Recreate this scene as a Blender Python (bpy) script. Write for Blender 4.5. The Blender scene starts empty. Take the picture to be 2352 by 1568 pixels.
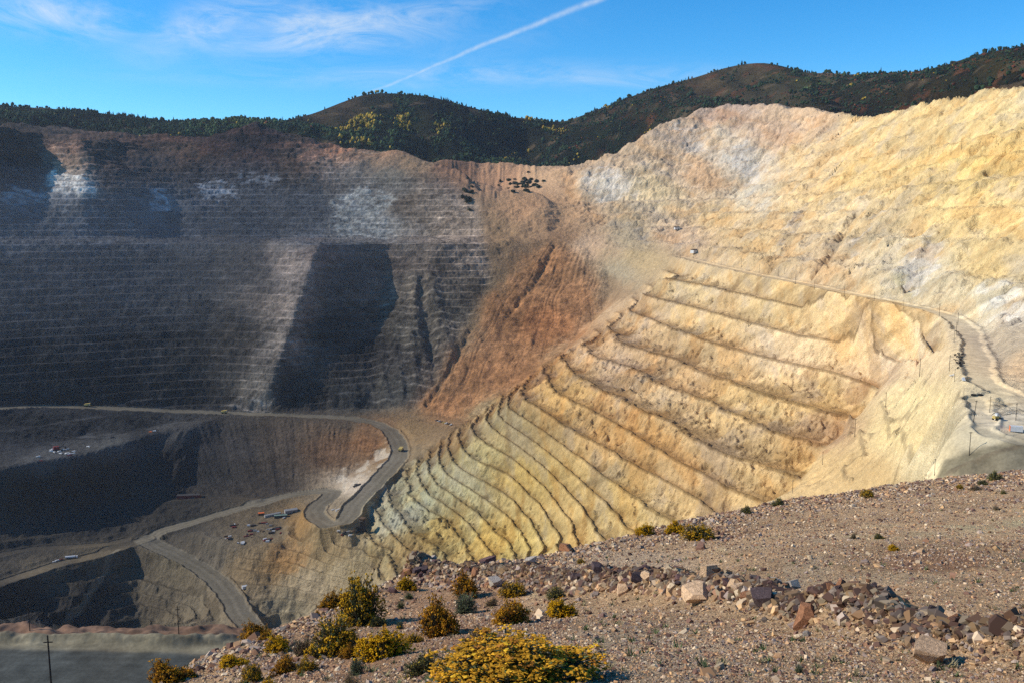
import bpy, bmesh, math, random
import numpy as np
from mathutils import Vector, Matrix

# ------------------------------------------------------------------ camera, sky, sun, exposure
SC = bpy.context.scene
COL = SC.collection
PITCH = math.radians(7.94)
FPX, CX, CY = 2037.0, 1176.0, 784.0
cam = bpy.data.cameras.new('camera')
cam.sensor_width = 36.0
cam.lens = 36.0 * FPX / 2352.0
cam.clip_start, cam.clip_end = 0.1, 60000.0
camo = bpy.data.objects.new('camera', cam)
COL.objects.link(camo)
camo.location = (0, 0, 0)
camo.rotation_euler = (math.radians(90) - PITCH, 0, 0)
SC.camera = camo

SUN_EL, SUN_AZ = math.radians(34), math.radians(-89)     # azimuth from +Y, negative = to the left
sun_dir = Vector((math.sin(SUN_AZ) * math.cos(SUN_EL), math.cos(SUN_AZ) * math.cos(SUN_EL), math.sin(SUN_EL)))
sl = bpy.data.lights.new('sun', 'SUN')
sl.energy = 5.0
sl.angle = math.radians(0.5)
sl.color = (1.0, 0.93, 0.82)
so = bpy.data.objects.new('sun', sl)
so.rotation_euler = sun_dir.to_track_quat('Z', 'Y').to_euler()
COL.objects.link(so)

SC.view_settings.view_transform = 'Standard'
SC.view_settings.look = 'None'
SC.view_settings.exposure = 0.0
SC.view_settings.gamma = 1.0
SC.view_settings.use_curve_mapping = False
SC.cycles.max_bounces = 4
SC.cycles.diffuse_bounces = 2
SC.cycles.volume_bounces = 0
SC.cycles.transparent_max_bounces = 8
SC.cycles.use_adaptive_sampling = False
SC.cycles.use_denoising = False

W = bpy.data.worlds.new('World')
SC.world = W
W.use_nodes = True


class NT:
    """a tiny helper for building node trees"""
    def __init__(s, tree):
        s.t = tree
        s.t.nodes.clear()

    def n(s, kind, **kw):
        nd = s.t.nodes.new(kind)
        for k, v in kw.items():
            setattr(nd, k, v)
        return nd

    def l(s, a, b):
        s.t.links.new(a, b)

    def put(s, sock, v):
        if hasattr(v, 'is_linked') or hasattr(v, 'links'):
            s.l(v, sock)
        else:
            sock.default_value = v

    def math(s, op, a, b=0.0, c=None, clamp=False):
        nd = s.n('ShaderNodeMath', operation=op, use_clamp=clamp)
        s.put(nd.inputs[0], a)
        s.put(nd.inputs[1], b)
        if c is not None:
            s.put(nd.inputs[2], c)
        return nd.outputs[0]

    def dot(s, v, w):
        nd = s.n('ShaderNodeVectorMath', operation='DOT_PRODUCT')
        s.put(nd.inputs[0], v)
        nd.inputs[1].default_value = w
        return nd.outputs['Value']

    def noise(s, vec, scale, detail=4, rough=0.55, dist=0.0):
        nd = s.n('ShaderNodeTexNoise')
        nd.inputs['Scale'].default_value = scale
        nd.inputs['Detail'].default_value = detail
        nd.inputs['Roughness'].default_value = rough
        nd.inputs['Distortion'].default_value = dist
        s.put(nd.inputs['Vector'], vec)
        return nd.outputs['Fac']

    def ramp(s, fac, stops):
        nd = s.n('ShaderNodeValToRGB')
        e = nd.color_ramp.elements
        while len(e) < len(stops):
            e.new(0.5)
        for el, (p, c) in zip(e, stops):
            el.position = p
            el.color = c if len(c) == 4 else (*c, 1)
        s.l(fac, nd.inputs[0])
        return nd.outputs[0]

    def mix(s, fac, a, b, blend='MIX'):
        nd = s.n('ShaderNodeMix', data_type='RGBA', blend_type=blend)
        s.put(nd.inputs[0], fac)
        for i, v in ((6, a), (7, b)):
            if isinstance(v, tuple):
                nd.inputs[i].default_value = v if len(v) == 4 else (*v, 1)
            else:
                s.l(v, nd.inputs[i])
        return nd.outputs[2]

    def mapr(s, v, a, b, c=0.0, d=1.0, smooth=False):
        nd = s.n('ShaderNodeMapRange', interpolation_type='SMOOTHSTEP' if smooth else 'LINEAR')
        s.put(nd.inputs[0], v)
        for i, q in ((1, a), (2, b), (3, c), (4, d)):
            nd.inputs[i].default_value = q
        return nd.outputs[0]


def raydir(px, py):
    """direction through a point of the view, forward component 1"""
    xc, yc = (px - CX) / FPX, (CY - py) / FPX
    return np.array([xc, math.cos(PITCH) + yc * math.sin(PITCH), -math.sin(PITCH) + yc * math.cos(PITCH)])


def unit(v):
    v = np.asarray(v, float)
    return v / np.linalg.norm(v)


def build_world():
    g = NT(W.node_tree)
    out = g.n('ShaderNodeOutputWorld')
    bg = g.n('ShaderNodeBackground')
    bg.inputs['Strength'].default_value = 0.14
    sky = g.n('ShaderNodeTexSky', sky_type='NISHITA')
    sky.sun_disc = False
    sky.sun_elevation = SUN_EL
    sky.sun_rotation = SUN_AZ
    sky.altitude = 2000
    sky.air_density = 1.0
    sky.dust_density = 0.25
    sky.ozone_density = 3.0
    hsv = g.n('ShaderNodeHueSaturation')
    hsv.inputs['Saturation'].default_value = 1.38
    g.l(sky.outputs[0], hsv.inputs['Color'])
    skyc = g.mix(1.0, hsv.outputs[0], (1.0, 1.36, 1.36), 'MULTIPLY')
    tc = g.n('ShaderNodeTexCoord')
    d = tc.outputs['Generated']
    # thin cirrus: project the direction on a high flat layer, stretch it along the wind
    mp = g.n('ShaderNodeMapping')
    mp.inputs['Rotation'].default_value = (0, math.radians(24), 0)
    mp.inputs['Scale'].default_value = (5.0, 1.0, 17.0)
    g.l(d, mp.inputs[0])
    fib = g.noise(mp.outputs[0], 1.5, 11, 0.68, 2.2)
    total = None
    #        centre px, py, half width, half height (radians), tilt, strength
    patches = [((100, 22), 0.080, 0.020, 0.10, 0.85), ((480, 60), 0.075, 0.022, -0.35, 0.62),
               ((760, 66), 0.120, 0.024, -0.12, 0.85), ((900, 45), 0.100, 0.020, -0.20, 0.5), ((1220, 172), 0.26, 0.012, 0.02, 0.42),
               ((800, 186), 0.20, 0.008, 0.0, 0.25), ((1100, 110), 0.10, 0.02, -0.3, 0.15)]
    for (px, py), hw, hh, tilt, st in patches:
        c = unit(raydir(px, py))
        r = unit(np.cross(c, (0, 0, 1)))
        up = np.cross(r, c)
        r2 = math.cos(tilt) * r - math.sin(tilt) * up
        u2 = math.sin(tilt) * r + math.cos(tilt) * up
        a = g.math('DIVIDE', g.dot(d, tuple(r2)), hw)
        b = g.math('DIVIDE', g.dot(d, tuple(u2)), hh)
        q = g.math('ADD', g.math('MULTIPLY', a, a), g.math('MULTIPLY', b, b))
        m = g.math('MULTIPLY', g.math('POWER', 2.718, g.math('MULTIPLY', q, -1.0)), st)
        total = m if total is None else g.math('MAXIMUM', total, m)
    fibm = g.mapr(fib, 0.36, 0.72)
    cirrus = g.math('MULTIPLY', total, fibm)
    # the contrail: a thin band along a great circle between two directions
    A, B = unit(raydir(845, 212)), unit(raydir(1390, -8))
    nrm = unit(np.cross(A, B))
    warp = g.noise(d, 14, 5, 0.6)
    dist = g.math('ADD', g.dot(d, tuple(nrm)), g.math('MULTIPLY', g.math('SUBTRACT', warp, 0.5), 0.008))
    along = g.dot(d, tuple(unit(B - A * float(A @ B))))
    wid = g.mapr(along, -0.02, 0.28, 0.0013, 0.0032)
    e = g.math('DIVIDE', dist, wid)
    band = g.math('POWER', 2.718, g.math('MULTIPLY', g.math('MULTIPLY', e, e), -1.0))
    streak = g.mapr(g.noise(d, 95, 5, 0.65), 0.25, 0.7, 0.35, 1.0)
    fade = g.mapr(along, -0.03, 0.03)
    trail = g.math('MULTIPLY', g.math('MULTIPLY', band, streak), g.math('MULTIPLY', fade, 0.5))
    cl = g.math('MAXIMUM', cirrus, trail, clamp=True)
    col = g.mix(cl, skyc, (5.8, 6.3, 6.8, 1))
    g.l(col, bg.inputs['Color'])
    g.l(bg.outputs[0], out.inputs[0])


build_world()
# ------------------------------------------------------------------ numeric helpers
QUAL = 1.0
_lat = np.random.RandomState(7).rand(1024, 1024).astype(np.float32) * 2 - 1


def vn(x, y, seed=0):
    """smooth value noise, -1..1"""
    x = np.asarray(x, np.float64) + seed * 37.17
    y = np.asarray(y, np.float64) + seed * 91.73
    xi, yi = np.floor(x).astype(np.int64), np.floor(y).astype(np.int64)
    fx, fy = (x - xi).astype(np.float32), (y - yi).astype(np.float32)
    fx, fy = fx * fx * (3 - 2 * fx), fy * fy * (3 - 2 * fy)
    xi &= 1023
    yi &= 1023
    x1, y1 = (xi + 1) & 1023, (yi + 1) & 1023
    a, b, c, d = _lat[xi, yi], _lat[x1, yi], _lat[xi, y1], _lat[x1, y1]
    return (a + (b - a) * fx) * (1 - fy) + (c + (d - c) * fx) * fy


def fbm(x, y, scale, octv=4, seed=0, rough=0.5):
    s, a, f = 0.0, 1.0, 1.0 / scale
    for o in range(octv):
        s = s + a * vn(x * f, y * f, seed + o * 3.3)
        f *= 2.03
        a *= rough
    return s


def sstep(a, b, x):
    t = np.clip((x - a) / (b - a), 0, 1)
    return t * t * (3 - 2 * t)


def blur(a, sig):
    r = max(1, int(sig * 3))
    k = np.exp(-0.5 * (np.arange(-r, r + 1) / sig) ** 2)
    k /= k.sum()
    for ax in (0, 1):
        pad = [(0, 0)] * a.ndim
        pad[ax] = (r, r)
        p = np.pad(a, pad, mode='edge')
        n = a.shape[ax]
        o = 0
        for i, w in enumerate(k):
            sl_ = [slice(None)] * a.ndim
            sl_[ax] = slice(i, i + n)
            o = o + w * p[tuple(sl_)]
        a = o
    return a


CT, ST = math.cos(PITCH), math.sin(PITCH)


def P3(t):
    """control point -> world. (px, py, z<0) lies on height z, (px, py, Y>0) lies Y ahead, ('w', x, y, z) is world"""
    if t[0] == 'w':
        return np.array(t[1:], float)
    d = raydir(t[0], t[1])
    k = t[2] / d[2] if t[2] < 0 else t[2] / d[1]
    return d * k


def proj(x, y, z):
    f = y * CT - z * ST
    f = np.where(f < 1e-3, 1e-3, f)
    return CX + FPX * x / f, CY - FPX * (y * ST + z * CT) / f


def polyline(pts, step):
    v = np.array([P3(p) for p in pts])
    out = []
    for a, b in zip(v[:-1], v[1:]):
        n = max(1, int(np.linalg.norm((b - a)[:2]) / step))
        t = np.linspace(0, 1, n, endpoint=False)[:, None]
        out.append(a + (b - a) * t)
    out.append(v[-1:])
    return np.concatenate(out)


def loft(rows, step):
    R = [np.array([P3(p) for p in r]) for r in rows]
    out = []
    for A, B in zip(R[:-1], R[1:]):
        assert len(A) == len(B), (len(A), len(B))
        for i in range(len(A) - 1):
            q = np.array([A[i], A[i + 1], B[i], B[i + 1]])
            nu = max(1, int(max(np.linalg.norm((q[1] - q[0])[:2]), np.linalg.norm((q[3] - q[2])[:2])) / step))
            nv = max(1, int(max(np.linalg.norm((q[2] - q[0])[:2]), np.linalg.norm((q[3] - q[1])[:2])) / step))
            u = np.linspace(0, 1, nu + 1)[:, None, None]
            v = np.linspace(0, 1, nv + 1)[None, :, None]
            s = (q[0] * (1 - u) + q[1] * u) * (1 - v) + (q[2] * (1 - u) + q[3] * u) * v
            out.append(s.reshape(-1, 3))
    return np.concatenate(out)


class Field:
    """height field on a plan grid: constraints are scattered in, the rest is filled in smoothly"""
    def __init__(s, x0, x1, y0, y1, cell):
        s.x0, s.y0, s.c = x0, y0, cell
        s.nx, s.ny = int((x1 - x0) / cell) + 1, int((y1 - y0) / cell) + 1
        s.S = np.zeros((s.nx, s.ny))
        s.N = np.zeros((s.nx, s.ny))

    def add(s, pts, w=1.0):
        i = np.round((pts[:, 0] - s.x0) / s.c).astype(int)
        j = np.round((pts[:, 1] - s.y0) / s.c).astype(int)
        m = (i >= 0) & (i < s.nx) & (j >= 0) & (j < s.ny)
        np.add.at(s.S, (i[m], j[m]), pts[m, 2] * w)
        np.add.at(s.N, (i[m], j[m]), w)

    def solve(s, smooth=1.0, its=120):
        levels = []
        S, N = s.S, s.N
        while True:
            levels.append((S, N))
            if min(S.shape) < 12:
                break
            px, py = S.shape[0] % 2, S.shape[1] % 2
            S2, N2 = np.pad(S, ((0, px), (0, py))), np.pad(N, ((0, px), (0, py)))
            r = lambda a: a[0::2, 0::2] + a[1::2, 0::2] + a[0::2, 1::2] + a[1::2, 1::2]
            S, N = r(S2), r(N2)
        Z = None
        for S, N in reversed(levels):
            K = N > 0
            V = np.where(K, S / np.where(K, N, 1), 0)
            if Z is None:
                Z = np.where(K, V, V[K].mean())
            else:
                Z = np.repeat(np.repeat(Z, 2, 0), 2, 1)[:S.shape[0], :S.shape[1]]
                if Z.shape != S.shape:
                    Z = np.pad(Z, ((0, S.shape[0] - Z.shape[0]), (0, S.shape[1] - Z.shape[1])), mode='edge')
            for _ in range(its):
                p = np.pad(Z, 1, mode='edge')
                A = 0.25 * (p[:-2, 1:-1] + p[2:, 1:-1] + p[1:-1, :-2] + p[1:-1, 2:])
                Z = np.where(K, V, A)
        s.Z = blur(Z, smooth) if smooth else Z
        return s

    def at(s, x, y):
        u = np.clip((np.asarray(x) - s.x0) / s.c, 0, s.nx - 1.001)
        v = np.clip((np.asarray(y) - s.y0) / s.c, 0, s.ny - 1.001)
        i, j = u.astype(int), v.astype(int)
        a, b = u - i, v - j
        Z = s.Z
        return (Z[i, j] * (1 - a) + Z[i + 1, j] * a) * (1 - b) + (Z[i, j + 1] * (1 - a) + Z[i + 1, j + 1] * a) * b


# ------------------------------------------------------------------ the pit: surveyed feature lines
LW = [  # far wall below the wide berm, from that berm down to the haul road
 [(-300,560,1880),(0,553,1965),(100,552,1995),(200,552,2030),(300,552,2065),(400,552,2090),(500,552,2080),(610,552,2035),(735,552,1955),(785,552,2000),(890,556,2075),(1000,552,2060),(1110,552,2085),(1262,548,2135)],
 [(-300,710,1740),(0,700,1820),(100,700,1850),(200,698,1880),(300,697,1915),(400,697,1940),(480,697,1945),(570,697,1918),(685,697,1862),(735,697,1900),(878,697,1950),(960,697,1930),(1050,697,1945),(1120,697,1950)],
 [(-300,845,1620),(0,830,1705),(90,828,1735),(200,826,1765),(300,826,1795),(400,826,1818),(470,826,1830),(550,826,1822),(640,826,1794),(690,826,1818),(868,826,1848),(930,826,1832),(985,826,1835),(1042,826,1830)],
 [(-300,960,1530),(0,934,1645),(88,929,1668),(200,931,1698),(300,935,1722),(400,937,1745),(470,939,1757),(530,940,1757),(602,939,1745),(650,941,1763),(858,940,1782),(895,941,1775),(925,942,1768),(955,943,1762)]]
UW = [  # far wall above it
 [(-300,556,1990),(0,549,2050),(90,548,2080),(190,548,2115),(300,547,2165),(400,547,2230),(500,546,2250),(610,546,2260),(735,546,2260),(800,546,2260),(890,546,2255),(1000,545,2215),(1110,542,2180),(1262,540,2150)],
 [(-300,430,2110),(0,430,2140),(90,432,2222),(190,430,2220),(270,430,2262),(400,430,2370),(500,430,2410),(600,430,2430),(735,430,2430),(800,430,2425),(890,430,2410),(1000,430,2370),(1105,445,2330),(1250,445,2350)],
 [(-300,240,2200),(0,290,2300),(90,308,2445),(185,312,2435),(240,322,2475),(330,326,2570),(430,328,2600),(500,300,2600),(590,280,2620),(650,297,2620),(740,330,2580),(850,345,2560),(930,349,2530),(960,362,2500)]]
RECESS = [[(1000,368,2640),(1110,369,2650),(1190,373,2630),(1250,391,2560),(1330,391,2480)],
          [(1010,393,2620),(1090,415,2600),(1150,428,2570),(1215,420,2520),(1320,430,2420)],
          [(1105,462,2350),(1160,465,2370),(1200,465,2380),(1260,465,2370),(1330,470,2350)]]
SPUR = [(960,362,2500),(1020,400,2440),(1060,430,2400),(1102,466,2330)]
SLIDE = [[(1270,545,2140),(1200,605,2055),(1140,670,1978),(1080,760,1890),(1030,850,1817),(990,920,1768),(955,944,1752)],
         [(1300,550,2135),(1300,620,2035),(1265,690,1955),(1210,770,1875),(1150,850,1800),(1085,920,1745),(1020,955,1725)],
         [(1345,560,2110),(1410,635,1990),(1395,700,1925),(1340,760,1855),(1270,810,1810),(1180,890,1735),(1080,962,1690)]]
RU = [  # right wall above its long road
 [(1262,548,2140),(1345,560,2110),(1420,565,2040),(1500,580,1960),(1560,590,-80),(1640,610,-81),(1740,632,-82),(1860,655,-82),(1950,675,-83),(2050,695,-84),(2130,712,-85),(2200,736,-86),(2262,790,-87),(2300,830,-88),(2352,870,-89),(2500,960,-92),(2700,1060,-95)],
 [(1310,470,2345),(1420,455,2320),(1560,450,2260),(1720,420,2180),(1800,400,2010),(1880,410,1750),(2050,410,1400),('w',575,1085,70),('w',570,900,70),('w',565,800,68),('w',560,730,66),('w',555,670,64),('w',535,590,60),('w',520,520,56),('w',515,450,52),('w',520,380,40),('w',530,300,30)],
 [(1345,390,2440),(1500,295,2470),(1640,232,2480),(1830,240,2240),(1960,266,2010),(2120,237,1610),(2352,182,1270),('w',738,1085,192),('w',735,900,190),('w',730,800,188),('w',728,730,185),('w',725,670,180),('w',720,590,175),('w',715,520,170),('w',710,450,165),('w',690,380,150),('w',660,300,140)]]
BEYOND = [[('w',-1400,2500,260),('w',-700,2900,230),('w',0,2900,120),('w',400,2800,160),('w',760,2700,250),('w',1000,2200,180),('w',1000,1500,150),('w',1000,900,150),('w',950,400,120)]]
LV = {
 -107: [(1500,640),(1600,655),(1720,683),(1837,709),(1945,724),(2026,733),(2150,748)],
 -134: [(1470,680),(1580,705),(1720,745),(1837,775),(1918,787),(2000,800),(2080,814)],
 -161: [(1440,715),(1520,745),(1606,784),(1700,808),(1796,834),(1918,863),(2000,884),(2018,898)],
 -187: [(1385,750),(1416,789),(1546,827),(1616,859),(1701,889),(1826,934),(1946,960)],
 -205: [(1330,785),(1366,824),(1451,849),(1546,897),(1606,914),(1676,949),(1751,984),(1816,1007),(1876,1030)],
 -223: [(1280,815),(1326,869),(1391,904),(1446,934),(1526,969),(1591,1009),(1656,1049),(1726,1074),(1776,1089),(1821,1100)],
 -241: [(1240,845),(1271,904),(1326,929),(1376,954),(1416,979),(1476,1014),(1556,1064),(1626,1104),(1676,1134)],
 -259: [(1205,872),(1190,908),(1241,944),(1301,984),(1391,1034),(1486,1084),(1626,1164)],
 -277: [(1170,900),(1162,940),(1226,979),(1326,1054),(1426,1129),(1521,1194)],
 -295: [(1150,915),(1140,955),(1176,984),(1251,1034),(1326,1094),(1401,1164),(1436,1214)],
 -313: [(1125,930),(1110,965),(1176,1015),(1241,1064),(1326,1154),(1366,1219)],
 -331: [(1090,955),(1078,985),(1100,1010),(1176,1050),(1250,1120),(1320,1215)],
 -349: [(1052,983),(1047,1000),(1055,1028),(1072,1050),(1102,1065),(1176,1097),(1240,1160),(1290,1240)],
 -367: [(1030,1000),(1025,1030),(1037,1060),(1065,1085),(1102,1102),(1176,1146),(1235,1230),(1250,1270)],
 -382: [(1010,1018),(1002,1045),(1011,1073),(1040,1103),(1070,1118),(1102,1140),(1176,1195),(1220,1270)],
 -396: [(982,1045),(977,1060),(982,1090),(997,1113),(1022,1130),(1047,1147),(1102,1185),(1150,1240),(1180,1285)],
 -408: [(960,1055),(955,1080),(962,1113),(987,1143),(1022,1160),(1047,1176),(1065,1198),(1097,1228),(1130,1285)],
 -419: [(940,1072),(932,1100),(937,1133),(960,1158),(990,1178),(1027,1195),(1052,1223),(1082,1275)],
 -430: [(905,1092),(890,1120),(890,1160),(902,1190),(935,1223),(977,1243),(1002,1270),(1020,1290)],
 -441: [(865,1138),(860,1170),(872,1200),(895,1228),(915,1250),(950,1290)],
 -453: [(840,1187),(836,1215),(850,1240),(870,1260),(900,1300)],
 -536: [(0,1413),(62,1398),(105,1382),(160,1362),(232,1338),(295,1310),(335,1308),(392,1322),(475,1353)],
 -547: [(300,1338),(375,1360),(450,1373),(495,1423)],
 -560: [(0,1440),(30,1435),(102,1414),(240,1378),(310,1363),(362,1375),(425,1393),(455,1425)],
 -574: [(205,1440),(262,1418),(312,1395),(375,1415),(410,1430)],
 -595: [(0,1480),(120,1470),(250,1460),(330,1450)],
}
HAUL = [(-120,942,-346),(0,938,-353),(88,933,-359),(200,935,-366),(300,939,-372),(400,944,-380),(514,948,-386),(614,952,-390),(740,957,-393),(815,962,-396),(865,973,-400),(897,990,-404),(912,1010,-408),(920,1035,-412),(915,1053,-415),(865,1108,-424),(815,1158,-433),(799,1186,-438),(785,1200,-440),(755,1205,-443),(729,1190,-446),(722,1172,-450),(735,1157,-453),(757,1142,-456),(765,1130,-459),(740,1127,-462),(690,1133,-466),(640,1143,-471),(590,1158,-476),(514,1178,-484),(450,1198,-491),(375,1218,-498),(333,1238,-504),(363,1256,-508),(400,1271,-512),(462,1305,-520),(500,1333,-525),(530,1368,-530),(550,1408,-535),(575,1438,-540),(590,1465,-545)]
HAUL_W = [(333,1238,-504),(300,1248,-506),(225,1273,-510),(125,1298,-514),(50,1323,-517),(0,1340,-518),(-150,1395,-520)]
SPUR_RD = [(288,1238,-504),(250,1248,-505),(175,1254,-505),(75,1259,-504),(0,1273,-504),(-120,1300,-503)]
PLAT_B = [(-150,1050,-388),(0,1037,-389),(75,1028,-389),(163,1018,-389),(250,1008,-389),(338,983,-388),(425,971,-388),(500,955,-387)]
PLAT_F = [(-150,1085,-392),(20,1072,-391),(95,1060,-391),(160,1050,-391),(240,1030,-390),(338,1000,-390),(400,983,-389),(463,969,-388)]
PLAT_FOOT = [(-150,1235,-485),(20,1200,-480),(95,1190,-480),(160,1172,-479),(240,1158,-478),(338,1152,-478),(400,1147,-477),(445,1112,-470)]
DUMP_T = [(463,969,-388),(514,957,-389),(600,957,-391),(740,963,-394),(815,968,-398),(860,981,-402),(892,1000,-406),(903,1028,-412)]
DUMP_B = [(445,1112,-468),(500,1116,-470),(570,1120,-472),(660,1124,-472),(720,1121,-468),(772,1110,-460),(820,1078,-446),(870,1042,-428)]
PAD = [(375,1152,-478),(420,1145,-476),(460,1141,-475),(520,1142,-474),(590,1146,-472)]
YARD = [[(440,1222,-486),(500,1200,-482),(560,1180,-479),(610,1168,-477),(660,1160,-474),(690,1165,-472)],
        [(450,1230,-486),(505,1244,-483),(563,1252,-482),(615,1256,-481),(640,1215,-479),(682,1186,-474)]]
BELOW = [[(520,1330,-526),(563,1252,-482),(615,1256,-481),(660,1245,-478),(720,1230,-462),(790,1232,-448),(836,1225,-452)],
         [(590,1420,-545),(620,1340,-520),(660,1325,-512),(700,1310,-500),(750,1300,-488),(800,1290,-474),(850,1285,-466)],
         [(640,1470,-570),(660,1430,-553),(690,1415,-548),(730,1395,-536),(770,1375,-524),(820,1350,-505),(880,1320,-486)]]
EDGE = [(2161,728,-86),(2180,755,-87),(2188,779,-88),(2190,849,-90),(2193,879,-91),(2207,914,-93),(2225,941,-94),(2222,968,-95),(2185,984,-98),(2171,1014,-102),(2162,1036,-105)]
TERR = [[(2161,728,-86),(2180,755,-87),(2188,779,-88),(2190,849,-90),(2193,879,-91),(2207,914,-93),(2225,941,-94),(2222,968,-95),(2185,984,-98),(2171,1014,-102),(2162,1036,-105)],
        [(2200,736,-86),(2230,760,-87),(2262,790,-87),(2290,849,-88),(2310,879,-89),(2352,914,-91),(2400,941,-93),(2450,968,-95),(2450,984,-96),(2450,1014,-98),(2450,1036,-100)]]
RAMP = [(2018,898,-161),(1956,962,-187),(1890,1045,-208),(1821,1108,-225),(1780,1150,-235)]
MISC = [(2090,1000,-150),(2030,1060,-180),(1960,1110,-198),(2060,1108,-163),(2120,1090,-137),(1880,1122,-217),(2110,930,-128),(2150,870,-108),(2100,840,-122),(2060,960,-160)]
SHELF = [[('w',-330,235,-152),('w',-220,235,-152),('w',-150,235,-152),('w',-60,235,-152)],
         [('w',-330,292,-152),(0,1486,-152),(250,1496,-152),(500,1507,-152)],
         ]
SHELF2 = [[('w',-330,304,-151),(0,1459,-150),(175,1466,-150.4),(400,1474,-150.6),(600,1474,-150.6)],
          [('w',-330,325,-151),(0,1434,322),(110,1450,317),(300,1439,330),(620,1439,330)]]


def build_pit_field():
    F = Field(-2600, 2200, 150, 3000, 6.0)
    st = 4.0
    for rows in (LW, UW, RECESS, SLIDE, RU, YARD, BELOW, TERR, SHELF, SHELF2):
        F.add(loft(rows, st))
    F.add(loft([PLAT_B, PLAT_F, PLAT_FOOT], st))
    F.add(loft([DUMP_T, DUMP_B], st))
    for z, pts in LV.items():
        F.add(polyline([(a, b, z) for a, b in pts], 3.0), 2.0)
    for ln in (HAUL, HAUL_W, SPUR_RD, PAD, SPUR, RAMP, EDGE):
        F.add(polyline(ln, 3.0), 2.0)
    for ln in BEYOND:
        F.add(polyline(ln, 5.0))
    for m in MISC:
        F.add(P3(m)[None, :])
    # land out of view: the left rim that shades the pit, the near side under the viewer's hill
    F.add(polyline([('w',-2500,1800,-60),('w',-2400,2250,230)], 5))
    F.add(polyline([('w',-1900,1350,-330),('w',-1500,1150,-430),('w',-1250,900,-470),('w',-900,700,-480)], 5))
    F.add(polyline([('w',-2400,900,-300),('w',-1800,600,-250),('w',-900,420,-200)], 5))
    F.add(polyline([('w',-600,200,-115),('w',-330,205,-125),('w',-60,205,-125),('w',60,200,-110),('w',200,200,-85),('w',420,240,-60)], 4))
    F.add(polyline([('w',-260,420,-235),('w',-100,430,-250),('w',80,440,-250),('w',200,440,-200)], 4))
    F.add(polyline([('w',-380,800,-540),('w',-200,820,-540),('w',-60,800,-470),('w',80,640,-380),('w',170,560,-300),('w',230,480,-215)], 4))
    # behind the nose of the right wall the ground drops out of sight
    F.add(polyline([(1385,770,1700),(1280,850,1640),(1180,930,1600),(1090,1000,1600)], 4))
    return F.solve(0.9)


PITF = build_pit_field()


def raster_mask(polys, sig, res=2):
    """soft mask over the view, from polygons in view coordinates"""
    w, h = 2352 // res + 400 // res, 1568 // res
    X, Yc = np.meshgrid(np.arange(w) * res - 200, np.arange(h) * res, indexing='ij')
    M = np.zeros(X.shape, bool)
    for poly in polys:
        ins = np.zeros(X.shape, bool)
        n = len(poly)
        for i in range(n):
            (x1, y1), (x2, y2) = poly[i], poly[(i + 1) % n]
            if y1 == y2:
                continue
            c = ((y1 > Yc) != (y2 > Yc)) & (X < (x2 - x1) * (Yc - y1) / (y2 - y1) + x1)
            ins ^= c
        M |= ins
    return blur(M.astype(float), sig / res)


def samp(M, px, py, res=2):
    i = np.clip((px + 200) / res, 0, M.shape[0] - 1.01)
    j = np.clip(py / res, 0, M.shape[1] - 1.01)
    a, b = i.astype(int), j.astype(int)
    u, v = i - a, j - b
    if M.ndim == 3:
        u, v = u[..., None], v[..., None]
    return (M[a, b] * (1 - u) + M[a + 1, b] * u) * (1 - v) + (M[a, b + 1] * (1 - u) + M[a + 1, b + 1] * u) * v


def terrace(z, levels, i_noise, a, slope=0.10, lip=0.0):
    L = np.asarray(levels, float)
    zn = z + i_noise
    k = np.clip(np.searchsorted(L, zn) - 1, 0, len(L) - 2)
    lo, hi = L[k], L[k + 1]
    f = np.clip((zn - lo) / (hi - lo), 0, 1)
    g = np.where(f < a, slope * f, slope * a + (f - a) / (1 - a) * (1 - slope * a))
    out = lo + (hi - lo) * g
    if lip:
        out = out + lip * np.exp(-((f - 0.04) / 0.035) ** 2) 
    return out, k, f


def bench_talus(z, levels, i_noise, lip):
    """worn bench: windrow, narrow floor, talus that steepens into a face"""
    L = np.asarray(levels, float)
    zn = z + i_noise
    k = np.clip(np.searchsorted(L, zn) - 1, 0, len(L) - 2)
    lo, hi = L[k], L[k + 1]
    f = np.clip((zn - lo) / (hi - lo), 0, 1)
    g = np.interp(f, [0, 0.12, 0.33, 0.46, 0.62, 0.76, 0.97, 1.0], [0.0, 0.0, 0.02, 0.09, 0.25, 0.47, 0.99, 1.0])
    out = lo + (hi - lo) * g + lip * np.exp(-((f - 0.06) / 0.045) ** 2)
    return out, k, f


def road_dist(x, y, line, step=6.0, reach=60.0):
    """distance to a road's centre line in plan, the road's height there and the signed side"""
    v = polyline(line, step)
    D = np.full(x.shape, 1e9)
    Z = np.zeros(x.shape)
    T = np.zeros(x.shape)
    acc = 0.0
    for a, b in zip(v[:-1], v[1:]):
        m = (x > min(a[0], b[0]) - reach) & (x < max(a[0], b[0]) + reach) & (y > min(a[1], b[1]) - reach) & (y < max(a[1], b[1]) + reach)
        d = (b - a)[:2]
        L2 = d @ d
        if not m.any() or L2 == 0:
            continue
        xs, ys = x[m], y[m]
        t = np.clip(((xs - a[0]) * d[0] + (ys - a[1]) * d[1]) / L2, 0, 1)
        dx, dy = xs - a[0] - t * d[0], ys - a[1] - t * d[1]
        dd = np.hypot(dx, dy)
        better = dd < D[m]
        idx = np.flatnonzero(m)[better] if x.ndim == 1 else None
        D[idx] = dd[better]
        Z[idx] = a[2] + t[better] * (b[2] - a[2])
        T[idx] = acc + t[better] * math.sqrt(L2)
        acc += math.sqrt(L2)
    return D, Z, T


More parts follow.
